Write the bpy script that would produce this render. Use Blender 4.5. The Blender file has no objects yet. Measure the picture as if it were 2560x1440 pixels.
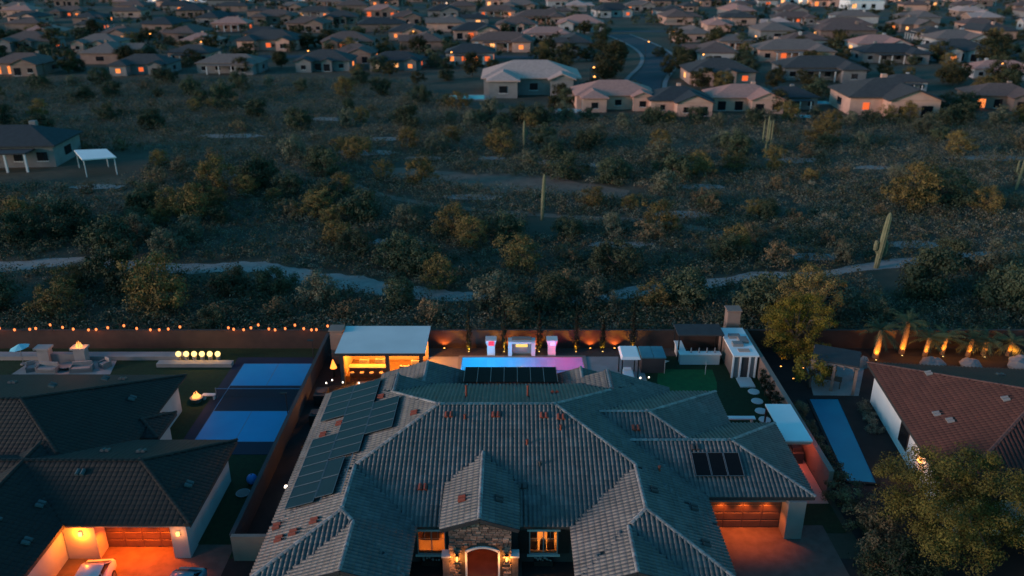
import bpy, math, random
import numpy as np
from mathutils import Vector, Matrix

R = math.radians
rng = random.Random(11)
nr = np.random.default_rng(11)
S = bpy.context.scene
COL = S.collection

# ------------------------------------------------------------------ camera, sky, sun, exposure
cd = bpy.data.cameras.new('camera')
cam = bpy.data.objects.new('camera', cd)
COL.objects.link(cam)
cam.location = (0, 0, 35)
cam.rotation_euler = (R(90 - 22.3), 0, 0)
cd.sensor_width = 36
cd.lens = 28.97
cd.clip_start = 0.5
cd.clip_end = 6000
cd.dof.use_dof = True               # soft hand of a drone lens in the dark
cd.dof.focus_distance = 56
cd.dof.aperture_fstop = 0.19
S.camera = cam

SUN_EL, SUN_AZ = 8.5, 249.0          # afterglow low on the left, a little behind the camera
w = bpy.data.worlds.new('World')
S.world = w
w.use_nodes = True
nt = w.node_tree
bg = nt.nodes['Background']
sky = nt.nodes.new('ShaderNodeTexSky')
sky.sky_type = 'NISHITA'
sky.sun_disc = False
sky.sun_elevation = R(SUN_EL)
sky.sun_rotation = R(SUN_AZ)
sky.air_density = 1.6
sky.dust_density = 0.6
sky.ozone_density = 4.0
tint = nt.nodes.new('ShaderNodeMix')
tint.data_type = 'RGBA'
tint.blend_type = 'MULTIPLY'
tint.inputs['Factor'].default_value = 1.0
tint.inputs['B'].default_value = (0.34, 0.97, 1.12, 1)      # teal dusk sky, the same in every direction
nt.links.new(sky.outputs['Color'], tint.inputs['A'])
nt.links.new(tint.outputs['Result'], bg.inputs['Color'])
bg.inputs['Strength'].default_value = 0.08

sd = bpy.data.lights.new('sun', 'SUN')
sd.energy = 1.0
sd.angle = R(14)
sd.color = (1.0, 0.66, 0.58)
sun = bpy.data.objects.new('sun', sd)
COL.objects.link(sun)
_d = Vector((math.sin(R(SUN_AZ)) * math.cos(R(SUN_EL)), math.cos(R(SUN_AZ)) * math.cos(R(SUN_EL)), math.sin(R(SUN_EL))))
sun.rotation_euler = _d.to_track_quat('Z', 'Y').to_euler()

S.view_settings.view_transform = 'Standard'
S.view_settings.look = 'None'
S.view_settings.gamma = 1
S.view_settings.exposure = 1.55
S.view_settings.use_curve_mapping = False
S.render.engine = 'CYCLES'
cy = S.cycles
cy.use_denoising = True
cy.max_bounces = 6
cy.diffuse_bounces = 3
cy.glossy_bounces = 3
cy.transmission_bounces = 4
cy.transparent_max_bounces = 8
cy.sample_clamp_indirect = 3.0
cy.sample_clamp_direct = 0.0
cy.caustics_reflective = False
cy.caustics_refractive = False


# ------------------------------------------------------------------ materials
def mat(name, c1, c2=None, scale=1.0, rough=0.85, bump=0.0, bscale=20.0, metal=0.0, spec=0.4,
        c3=None, scale2=0.08, objrand=0.0, attr=False, bands=None, bdist=0.02):
    m = bpy.data.materials.new(name)
    m.use_nodes = True
    n = m.node_tree.nodes
    l = m.node_tree.links
    b = n['Principled BSDF']
    b.inputs['Roughness'].default_value = rough
    b.inputs['Metallic'].default_value = metal
    b.inputs['Specular IOR Level'].default_value = spec
    geo = n.new('ShaderNodeNewGeometry')
    c2 = c2 or tuple(v * 0.8 for v in c1)

    def mix(f, a, bb, typ='MIX'):
        x = n.new('ShaderNodeMix')
        x.data_type = 'RGBA'
        x.blend_type = typ
        for s, v in (('Factor', f), ('A', a), ('B', bb)):
            if isinstance(v, bpy.types.NodeSocket):
                l.new(v, x.inputs[s])
            else:
                x.inputs[s].default_value = v if s == 'Factor' else (*v, 1)
        return x.outputs['Result']

    def noise(sc, det=4):
        t = n.new('ShaderNodeTexNoise')
        t.inputs['Scale'].default_value = sc
        t.inputs['Detail'].default_value = det
        l.new(geo.outputs['Position'], t.inputs['Vector'])
        mr = n.new('ShaderNodeMapRange')
        mr.inputs['From Min'].default_value = 0.34
        mr.inputs['From Max'].default_value = 0.66
        l.new(t.outputs['Fac'], mr.inputs['Value'])
        return mr.outputs['Result'], t.outputs['Fac']
    f, raw = noise(scale)
    if attr:
        at = n.new('ShaderNodeAttribute')
        at.attribute_name = 'tint'
        col = mix(at.outputs['Fac'], c1, c2)
        col = mix(0.35, col, mix(f, c1, c2))
    else:
        col = mix(f, c1, c2)
    if c3:
        f2, _ = noise(scale2, 5)
        col = mix(f2, col, c3)
    if objrand:
        oi = n.new('ShaderNodeObjectInfo')
        hs = n.new('ShaderNodeHueSaturation')
        mv = n.new('ShaderNodeMapRange')
        mv.inputs['To Min'].default_value = 1 - objrand
        mv.inputs['To Max'].default_value = 1 + objrand
        l.new(oi.outputs['Random'], mv.inputs['Value'])
        l.new(mv.outputs['Result'], hs.inputs['Value'])
        l.new(col, hs.inputs['Color'])
        col = hs.outputs['Color']
    l.new(col, b.inputs['Base Color'])
    if bump:
        t = n.new('ShaderNodeTexNoise')
        t.inputs['Scale'].default_value = bscale
        t.inputs['Detail'].default_value = 5
        l.new(geo.outputs['Position'], t.inputs['Vector'])
        bp = n.new('ShaderNodeBump')
        bp.inputs['Strength'].default_value = bump
        bp.inputs['Distance'].default_value = bdist
        l.new(t.outputs['Fac'], bp.inputs['Height'])
        l.new(bp.outputs['Normal'], b.inputs['Normal'])
    return m


def emis(name, c, s, sample=False):
    m = bpy.data.materials.new(name)
    m.use_nodes = True
    n = m.node_tree.nodes
    n.remove(n['Principled BSDF'])
    e = n.new('ShaderNodeEmission')
    e.inputs['Color'].default_value = (*c, 1)
    e.inputs['Strength'].default_value = s
    m.node_tree.links.new(e.outputs[0], n['Material Output'].inputs[0])
    m.cycles.emission_sampling = 'AUTO' if sample else 'NONE'
    return m


def clear(name, tintc=(1, 1, 1), rough=0.02, ior=1.4, ripple=0.0):
    """water or glass: lets light straight through, mirrors at grazing angles"""
    m = bpy.data.materials.new(name)
    m.use_nodes = True
    n = m.node_tree.nodes
    l = m.node_tree.links
    n.remove(n['Principled BSDF'])
    tr = n.new('ShaderNodeBsdfTransparent')
    tr.inputs['Color'].default_value = (*tintc, 1)
    gl = n.new('ShaderNodeBsdfGlossy')
    gl.inputs['Roughness'].default_value = rough
    fr = n.new('ShaderNodeFresnel')
    fr.inputs['IOR'].default_value = ior
    mx = n.new('ShaderNodeMixShader')
    l.new(fr.outputs[0], mx.inputs[0])
    l.new(tr.outputs[0], mx.inputs[1])
    l.new(gl.outputs[0], mx.inputs[2])
    l.new(mx.outputs[0], n['Material Output'].inputs[0])
    if ripple:
        geo = n.new('ShaderNodeNewGeometry')
        t = n.new('ShaderNodeTexNoise')
        t.inputs['Scale'].default_value = 2.2
        t.inputs['Detail'].default_value = 3
        l.new(geo.outputs['Position'], t.inputs['Vector'])
        bp = n.new('ShaderNodeBump')
        bp.inputs['Strength'].default_value = ripple
        bp.inputs['Distance'].default_value = 0.1
        l.new(t.outputs['Fac'], bp.inputs['Height'])
        l.new(bp.outputs['Normal'], gl.inputs['Normal'])
        l.new(bp.outputs['Normal'], fr.inputs['Normal'])
    return m


M = {}
def M_(k, *a, **kw):
    M[k] = mat(k, *a, **kw)


M_('desert', (.120, .082, .052), (.058, .050, .032), .5, .95, .6, 6, c3=(.036, .038, .025), scale2=.06, bdist=.08)
M_('sand', (.32, .275, .25), (.25, .215, .20), 1.2, .95, .4, 9)
M_('clay', (.19, .125, .092), (.13, .088, .068), .6, .95, .4, 7)
M_('asphalt', (.036, .050, .064), (.028, .040, .052), 2, .9, .2, 40)
M_('concrete', (.30, .285, .28), (.24, .23, .225), .8, .9, .15, 30)
M_('pavers', (.115, .080, .066), (.080, .056, .047), 1.5, .85, .3, 14)
M_('turf', (.008, .034, .009), (.005, .022, .006), 3, .95, .6, 60)
M_('green', (.007, .11, .030), (.005, .085, .024), 2, .95, .3, 90)
M_('darkyard', (.022, .019, .018), (.014, .013, .013), 1, .95, .4, 12)
M_('gravel', (.08, .062, .056), (.052, .042, .038), 5, .95, .6, 25)
M_('stucco_w', (.42, .415, .415), (.35, .345, .345), .6, .9, .15, 30)
M_('stucco_g', (.22, .215, .215), (.18, .175, .175), .6, .9, .15, 30)
M_('stucco_t', (.25, .175, .145), (.20, .14, .118), .6, .9, .15, 30)
M_('stucco_d', (.052, .050, .053), (.040, .039, .042), .6, .9, .15, 30)
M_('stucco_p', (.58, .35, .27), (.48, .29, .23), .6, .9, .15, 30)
M_('wallblock', (.055, .036, .031), (.040, .027, .024), 1.2, .92, .3, 18)
M_('white', (.80, .82, .82), (.74, .76, .76), .5, .6, .05, 20)
M_('offwhite', (.62, .64, .64), (.55, .57, .57), .35, .7, .05, 20)
M_('trim', (.32, .32, .33), (.27, .27, .28), 1, .7)
M_('fascia', (.035, .035, .038), (.028, .028, .03), 1, .7)
M_('tile', (.058, .058, .060), (.138, .134, .135), 1.6, .52, .2, 40, attr=True, spec=.55)
M_('deck', (.05, .045, .043), (.04, .036, .034), 2, .95)
M_('cap', (.30, .27, .26), (.21, .19, .185), 3, .7, objrand=.25)
M_('tile_dark', (.009, .0085, .0085), (.017, .015, .0145), 1.2, .75, .2, 40, attr=True)
M_('cap_dark', (.040, .030, .025), (.026, .020, .018), 3, .85)
M_('tile_red', (.050, .0165, .0125), (.080, .028, .021), 1.0, .75, .2, 40, attr=True)
M_('cap_red', (.13, .062, .052), (.10, .048, .04), 3, .85)
M_('vent', (.27, .055, .032), (.20, .042, .024), 4, .7)
M_('vent_dark', (.06, .05, .05), (.05, .045, .045), 4, .7)
M_('vent_teal', (.060, .085, .09), (.05, .07, .075), 4, .6)
M_('pv', (.010, .019, .027), (.008, .015, .022), 2, .4, spec=.4)
M_('pvframe', (.16, .17, .18), (.13, .14, .15), 2, .5, metal=.3)
M_('heater', (.004, .005, .007), (.006, .007, .009), 3, .7, spec=.12)
M_('metal', (.33, .34, .35), (.27, .28, .29), 3, .4, metal=.7)
M_('black', (.012, .012, .013), (.016, .016, .017), 3, .6)
M_('court_out', (.006, .018, .042), (.005, .015, .036), .8, .8)
M_('court_in', (.002, .31, .58), (.002, .28, .54), .5, .6)
M_('court_kit', (.006, .018, .036), (.005, .016, .032), .5, .75)
M_('line', (.10, .22, .36), (.085, .2, .33), 2, .7)
M_('bluepool', (.001, .22, .34), (.002, .17, .28), .3, .4)
M_('plaster', (.20, .50, .62), (.17, .45, .56), .6, .7)
M_('wood', (.12, .06, .032), (.08, .042, .024), 3, .7)
M_('woodlight', (.46, .32, .22), (.38, .26, .18), 3, .7)
M_('garage_door', (.085, .055, .042), (.065, .043, .034), 2, .6)
M_('door', (.030, .018, .014), (.022, .014, .011), 3, .5)
M_('cushion', (.30, .28, .27), (.24, .225, .22), 3, .9)
M_('stone_a', (.19, .145, .125), (.12, .095, .085), 4, .9, .5, 25, objrand=.35)
M_('stone_b', (.34, .245, .20), (.25, .18, .15), 4, .9, .5, 25, objrand=.3)
M_('mortar', (.07, .055, .05), (.05, .042, .04), 4, .95)
M_('interior', (.62, .46, .30), (.56, .41, .26), 1, .9)
M_('shutter', (.018, .017, .018), (.014, .014, .015), 3, .6)
M_('umbrella', (.22, .62, .72), (.18, .55, .66), 1, .7)
M_('bark', (.085, .065, .05), (.05, .04, .032), 5, .95, .5, 20)
M_('palmbark', (.20, .14, .095), (.13, .09, .06), 6, .95, .6, 14)
M_('saguaro', (.19, .185, .105), (.13, .135, .075), 3, .8, .3, 12)
LEAFCOL = dict(
    mesquite=((0.075, 0.088, 0.046), (0.04, 0.052, 0.03)),
    paloverde=((0.2, 0.138, 0.044), (0.1, 0.076, 0.03)),
    ironwood=((0.16, 0.16, 0.102), (0.082, 0.088, 0.06)),
    creosote=((0.2, 0.14, 0.072), (0.1, 0.076, 0.044)),
    brittle=((0.225, 0.205, 0.145), (0.115, 0.11, 0.08)),
    cypress=((.010, .018, .009), (.006, .011, .006)),
    street=((0.065, 0.056, 0.020), (0.024, 0.027, 0.013)),
    gold=((.250, .185, .024), (.11, .088, .016)),
    bigtree=((0.15, 0.118, 0.024), (0.044, 0.044, 0.012)),
    palm=((0.1, 0.11, 0.045), (0.06, 0.07, 0.03)),
    hedge=((0.014, 0.024, 0.012), (0.009, 0.016, 0.008)))
for k, (a, b) in LEAFCOL.items():
    M_('leaf_' + k, a, b, .9, .8, objrand=.28, spec=.2)
for k, a, b in (('roof_grey', (0.062, 0.058, 0.058), (0.044, 0.042, 0.043)), ('roof_brown', (0.155, 0.095, 0.08), (0.115, 0.07, 0.06)),
                ('roof_pink', (0.46, 0.23, 0.185), (0.37, 0.185, 0.15)), ('roof_slate', (0.036, 0.042, 0.048), (0.028, 0.032, 0.037)),
                ('roof_tan', (0.2, 0.145, 0.125), (0.15, 0.11, 0.097)), ('roof_pale', (0.5, 0.34, 0.295), (0.41, 0.28, 0.245))):
    M_(k, a, b, 1.4, .9, .3, 8, bdist=.05)
M_('paint_white', (.62, .60, .60), (.58, .56, .56), 1, .25, spec=.6)
M_('paint_teal', (.06, .22, .29), (.055, .20, .265), 1, .25, spec=.6)
M_('tyre', (.012, .012, .012), (.016, .016, .016), 4, .9)
M_('ball', (.02, .22, .62), (.018, .2, .56), 2, .5)
M_('flag', (.55, .55, .52), (.45, .45, .43), 2, .8)
M['glass'] = clear('glass', (.92, .95, .95), .02, 1.5)
M['darkglass'] = mat('darkglass', (.010, .012, .015), (.014, .016, .02), 1, .08, spec=.6)
M['water'] = clear('water', (.86, .97, 1.0), .03, 1.33, .25)
M['em_warm'] = emis('em_warm', (1.0, .36, .08), 1.8)
M['em_bulb'] = emis('em_bulb', (1.0, .22, .06), .8)
M['em_white'] = emis('em_white', (1.0, .86, .68), 2.5)
M['em_yellow'] = emis('em_yellow', (1.0, .60, .20), .9)
M['em_fire'] = emis('em_fire', (1.0, .33, .08), .9)
M['em_pink'] = emis('em_pink', (1.0, .05, .12), .5)
M['em_purple'] = emis('em_purple', (.62, .40, 1.0), .55)
M['em_niche'] = emis('em_niche', (1.0, .62, .16), .45)
M['em_cyan'] = emis('em_cyan', (.05, .6, 1.0), 2)
M['win_orange'] = emis('win_orange', (1.0, .25, .06), .5)
M['win_yellow'] = emis('win_yellow', (1.0, .42, .14), .6)
M['win_white'] = emis('win_white', (1.0, .66, .46), .6)
M['win_red'] = emis('win_red', (.8, .13, .035), .42)


# ------------------------------------------------------------------ objects
ORG = {}


def thing(name, label, cat, loc=(0, 0, 0), group=None, rotz=0.0, local=False):
    o = bpy.data.objects.new(name, None)
    COL.objects.link(o)
    o.empty_display_size = 0.3
    o.location = loc
    o.rotation_euler = (0, 0, rotz)
    tag(o, label, cat, group)
    ORG[o.name] = Vector((0, 0, 0)) if (local or rotz) else Vector(loc)
    return o


def tag(o, label=None, cat=None, group=None, kind=None):
    for k, v in (('label', label), ('category', cat), ('group', group), ('kind', kind)):
        if v:
            o[k] = v
    return o


def link(me, name, parent=None, loc=None):
    o = bpy.data.objects.new(name, me)
    COL.objects.link(o)
    if parent is not None:
        o.parent = parent
        ORG[o.name] = ORG[parent.name]
    if loc is not None:
        o.location = loc
    return o


class MB:
    def __init__(self):
        self.v = []
        self.f = []

    def add(self, vs, fs):
        k = len(self.v)
        self.v += [tuple(p) for p in vs]
        self.f += [tuple(i + k for i in f) for f in fs]
        return self

    def box(self, x0, y0, z0, x1, y1, z1):
        return self.add([(x0, y0, z0), (x1, y0, z0), (x1, y1, z0), (x0, y1, z0), (x0, y0, z1), (x1, y0, z1), (x1, y1, z1), (x0, y1, z1)],
                        [(0, 3, 2, 1), (4, 5, 6, 7), (0, 1, 5, 4), (1, 2, 6, 5), (2, 3, 7, 6), (3, 0, 4, 7)])

    def bar(self, p, q, wd, ht):
        p, q = Vector(p), Vector(q)
        d = (q - p).normalized()
        s = d.cross(Vector((0, 0, 1)))
        if s.length < 1e-3:
            s = Vector((1, 0, 0))
        s = s.normalized() * wd / 2
        u = s.cross(d).normalized() * ht / 2
        vs = [a + x * s + y * u for a in (p, q) for x, y in ((-1, -1), (1, -1), (1, 1), (-1, 1))]
        return self.add(vs, [(0, 3, 2, 1), (4, 5, 6, 7), (0, 1, 5, 4), (1, 2, 6, 5), (2, 3, 7, 6), (3, 0, 4, 7)])

    def cyl(self, p, q, r0, r1=None, n=10):
        r1 = r0 if r1 is None else r1
        p, q = Vector(p), Vector(q)
        d = (q - p).normalized()
        s = d.orthogonal().normalized()
        u = d.cross(s)
        vs = []
        for a, r in ((p, r0), (q, r1)):
            vs += [a + (s * math.cos(2 * math.pi * i / n) + u * math.sin(2 * math.pi * i / n)) * r for i in range(n)]
        fs = [(i, (i + 1) % n, n + (i + 1) % n, n + i) for i in range(n)]
        fs += [tuple(range(n - 1, -1, -1)), tuple(range(n, 2 * n))]
        return self.add(vs, fs)

    def tube(self, pts, rad, n=8):
        pts = [Vector(p) for p in pts]
        vs, fs = [], []
        for k, p in enumerate(pts):
            d = (pts[min(k + 1, len(pts) - 1)] - pts[max(k - 1, 0)]).normalized()
            s = Vector((1, 0, 0)) if abs(d.z) > .8 else d.cross(Vector((0, 0, 1))).normalized()
            s = (s - d * s.dot(d)).normalized()
            u = d.cross(s)
            r = rad[k] if isinstance(rad, (list, tuple)) else rad
            vs += [p + (s * math.cos(2 * math.pi * i / n) + u * math.sin(2 * math.pi * i / n)) * r for i in range(n)]
        for k in range(len(pts) - 1):
            fs += [(k * n + i, k * n + (i + 1) % n, (k + 1) * n + (i + 1) % n, (k + 1) * n + i) for i in range(n)]
        fs += [tuple(range(n - 1, -1, -1)), tuple(range((len(pts) - 1) * n, len(pts) * n))]
        return self.add(vs, fs)

    def prism(self, poly, z0, z1):
        n = len(poly)
        return self.add([(x, y, z0) for x, y in poly] + [(x, y, z1) for x, y in poly],
                        [tuple(range(n - 1, -1, -1)), tuple(range(n, 2 * n))] + [(i, (i + 1) % n, n + (i + 1) % n, n + i) for i in range(n)])

    def xprism(self, poly, y0, y1):
        """polygon in x-z extruded along y"""
        n = len(poly)
        return self.add([(x, y0, z) for x, z in poly] + [(x, y1, z) for x, z in poly],
                        [tuple(range(n)), tuple(range(2 * n - 1, n - 1, -1))] + [(i, n + i, n + (i + 1) % n, (i + 1) % n) for i in range(n)])

    def yprism(self, poly, x0, x1):
        """polygon in y-z extruded along x"""
        n = len(poly)
        return self.add([(x0, y, z) for y, z in poly] + [(x1, y, z) for y, z in poly],
                        [tuple(range(n - 1, -1, -1)), tuple(range(n, 2 * n))] + [(i, (i + 1) % n, n + (i + 1) % n, n + i) for i in range(n)])

    def ball(self, c, r, n=10, m=6, sz=1.0):
        vs = [(c[0], c[1], c[2] - r * sz)]
        for j in range(1, m):
            a = -math.pi / 2 + math.pi * j / m
            vs += [(c[0] + r * math.cos(a) * math.cos(2 * math.pi * i / n), c[1] + r * math.cos(a) * math.sin(2 * math.pi * i / n), c[2] + r * sz * math.sin(a)) for i in range(n)]
        vs.append((c[0], c[1], c[2] + r * sz))
        fs = [(0, 1 + (i + 1) % n, 1 + i) for i in range(n)]
        for j in range(m - 2):
            fs += [(1 + j * n + i, 1 + j * n + (i + 1) % n, 1 + (j + 1) * n + (i + 1) % n, 1 + (j + 1) * n + i) for i in range(n)]
        k = 1 + (m - 2) * n
        fs += [(k + i, k + (i + 1) % n, len(vs) - 1) for i in range(n)]
        return self.add(vs, fs)

    def mesh(self, name, m, off=(0, 0, 0), smooth=False):
        me = bpy.data.meshes.new(name)
        me.from_pydata([(x - off[0], y - off[1], z - off[2]) for x, y, z in self.v], [], self.f)
        me.update()
        if m:
            me.materials.append(M[m] if isinstance(m, str) else m)
        if smooth:
            me.polygons.foreach_set('use_smooth', [True] * len(me.polygons))
        return me

    def build(self, name, m, parent=None, smooth=False, bevel=0.0):
        if parent is not None:
            o = link(self.mesh(name, m, ORG[parent.name], smooth), name, parent)
        else:
            a = np.array(self.v)
            c = ((a[:, 0].min() + a[:, 0].max()) / 2, (a[:, 1].min() + a[:, 1].max()) / 2, a[:, 2].min())
            o = link(self.mesh(name, m, c, smooth), name, None, c)
            ORG[o.name] = Vector(c)
        if bevel:
            bv = o.modifiers.new('bevel', 'BEVEL')
            bv.width = bevel
            bv.segments = 2
        return o


def npmesh(name, V, Q, m, tint=None):
    me = bpy.data.meshes.new(name)
    V = np.asarray(V, dtype=np.float32)
    Q = np.asarray(Q, dtype=np.int32)
    me.vertices.add(len(V))
    me.vertices.foreach_set('co', V.ravel())
    me.loops.add(Q.size)
    me.loops.foreach_set('vertex_index', Q.ravel())
    me.polygons.add(len(Q))
    me.polygons.foreach_set('loop_start', np.arange(0, Q.size, Q.shape[1], dtype=np.int32))
    me.update(calc_edges=True)
    if tint is not None:
        a = me.attributes.new('tint', 'FLOAT', 'FACE')
        a.data.foreach_set('value', np.asarray(tint, dtype=np.float32))
    me.materials.append(M[m])
    return me


def lamp(parent, loc, color, energy, radius=0.1, name='glow', spot=None, aim=None):
    ld = bpy.data.lights.new(name, 'SPOT' if spot else 'POINT')
    ld.color = color
    ld.energy = energy
    ld.shadow_soft_size = radius
    o = bpy.data.objects.new(name, ld)
    COL.objects.link(o)
    if spot:
        ld.spot_size = R(spot)
        ld.spot_blend = 0.6
        o.rotation_euler = Vector(aim).to_track_quat('-Z', 'Y').to_euler()
    if parent is not None:
        o.parent = parent
        o.location = Vector(loc) - ORG[parent.name]
    else:
        o.location = loc
    return o


def clone(root, loc, rotz=0.0, scale=1.0, label=None, group=None, matmap=None, cat=None):
    r = root.copy()
    COL.objects.link(r)
    r.location = loc
    r.rotation_euler = (0, 0, rotz)
    r.scale = scale if isinstance(scale, (tuple, list)) else (scale,) * 3
    if label:
        r['label'] = label
    if group:
        r['group'] = group
    if cat:
        r['category'] = cat

    def kids(src, dst):
        for ch in KIDS.get(src.name, src.children):
            c = ch.copy()
            COL.objects.link(c)
            c.parent = dst
            if matmap and c.type == 'MESH':
                for sl in c.material_slots:
                    if sl.material and sl.material.name in matmap:
                        nm = M[matmap[sl.material.name]]
                        sl.link = 'OBJECT'
                        sl.material = nm
            kids(ch, c)
    kids(root, r)
    return r


KIDS = {}
WARM = (1.0, .36, .08)


def struct(name, bm, m, parent=None):
    o = bm.build(name, m, parent)
    if parent is None:
        o['kind'] = 'structure'
    return o


def sheet(name, poly, z, m, parent=None):
    b = MB()
    n = len(poly)
    b.add([(x, y, z) for x, y in poly], [tuple(range(n))])
    return struct(name, b, m, parent)


def rect(x0, y0, x1, y1):
    return [(x0, y0), (x1, y0), (x1, y1), (x0, y1)]
# ------------------------------------------------------------------ roofs: blocks of planes, tiles laid on every visible plane
PITCH = 0.3125


class Plane:
    def __init__(s, px, py, dx, dy, e, m):
        s.p, s.d, s.e, s.m = (px, py), (dx, dy), e, m

    def z(s, x, y):
        return s.e + s.m * ((x - s.p[0]) * s.d[0] + (y - s.p[1]) * s.d[1])


class Block:
    """hip roof over a rectangle; letters in gable (w e s n) leave that side open as a gable end"""
    def __init__(s, x0, y0, x1, y1, e, m=PITCH, gable='', clip=None, only=None):
        side = dict(w=(x0, y0, 1, 0), e=(x1, y0, -1, 0), s=(x0, y0, 0, 1), n=(x0, y1, 0, -1))
        s.planes = [Plane(*v, e, m) for k, v in side.items() if k not in gable and (only is None or k in only)]
        s.poly = clip or rect(x0, y0, x1, y1)
        xs = [p[0] for p in s.poly]
        ys = [p[1] for p in s.poly]
        s.bb = (min(xs), min(ys), max(xs), max(ys))
        s.rect = (x0, y0, x1, y1)
        s.e, s.m, s.gable = e, m, gable

    def z(s, x, y):
        return min(p.z(x, y) for p in s.planes)

    def inside(s, x, y, t=0.0):
        return s.bb[0] - t <= x <= s.bb[2] + t and s.bb[1] - t <= y <= s.bb[3] + t

    def faces(s):
        out = []
        for p in s.planes:
            poly = list(s.poly)
            for q in s.planes:
                if q is p:
                    continue
                res = []
                for i in range(len(poly)):
                    a, b = poly[i], poly[(i + 1) % len(poly)]
                    fa, fb = q.z(*a) - p.z(*a), q.z(*b) - p.z(*b)
                    if fa >= -1e-9:
                        res.append(a)
                    if (fa > 1e-9 and fb < -1e-9) or (fa < -1e-9 and fb > 1e-9):
                        t = fa / (fa - fb)
                        res.append((a[0] + t * (b[0] - a[0]), a[1] + t * (b[1] - a[1])))
                poly = res
                if len(poly) < 3:
                    break
            if len(poly) >= 3:
                out.append((p, poly))
        return out


def roof_z(blocks, x, y, t=0.0):
    return max((b.z(x, y) for b in blocks if b.inside(x, y, t)), default=-9)


def tile_profile(kind, w, c):
    if kind == 'barrel':
        xs = [-.5, -.36, -.285, -.10, .10, .285, .36, .5]
        zs = [0, 0, .054, .082, .082, .054, 0, 0]
    else:
        xs = [-.5, -.46, -.40, -.1, .1, .40, .46, .5]
        zs = [0, 0, .012, .014, .014, .012, 0, 0]
    V = []
    for y, up in ((-.035, .022), (c + .04, .002)):
        V += [(x * w, y, z + up) for x, z in zip(xs, zs)]
    Q = [(i, i + 1, 9 + i, 8 + i) for i in range(7)] + [(6, 5, 2, 1), (5, 4, 3, 2)]
    return np.array(V), np.array(Q)


def cap_profile():
    V = []
    for y, r in ((-.22, .15), (.22, .115)):
        for a in (-80, -42, 0, 42, 80):
            V.append((r * math.sin(R(a)), y, r * .75 * math.cos(R(a)) - .03))
    Q = [(i, i + 1, 6 + i, 5 + i) for i in range(4)] + [(0, 4, 3, 1), (1, 3, 2, 2)]
    Q = Q[:4] + [(4, 3, 1, 0)]
    return np.array(V), np.array(Q)


def in_frame(p):
    c, s = math.cos(R(22.3)), math.sin(R(22.3))
    dz = p[2] - 35
    zc = p[1] * c - dz * s
    if zc < 1:
        return False
    return abs(p[0] / zc) < 0.62 and abs((p[1] * s + dz * c) / zc) < 0.35


def place(V, Q, mats, tints):
    n = len(mats)
    A = np.array(mats)                       # n x 3 x 4
    W_ = np.einsum('nij,kj->nki', A[:, :, :3], V) + A[:, None, :, 3]
    QQ = (Q[None] + (np.arange(n) * len(V))[:, None, None]).reshape(-1, Q.shape[1])
    return W_.reshape(-1, 3), QQ, np.repeat(np.asarray(tints), len(Q))


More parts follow.
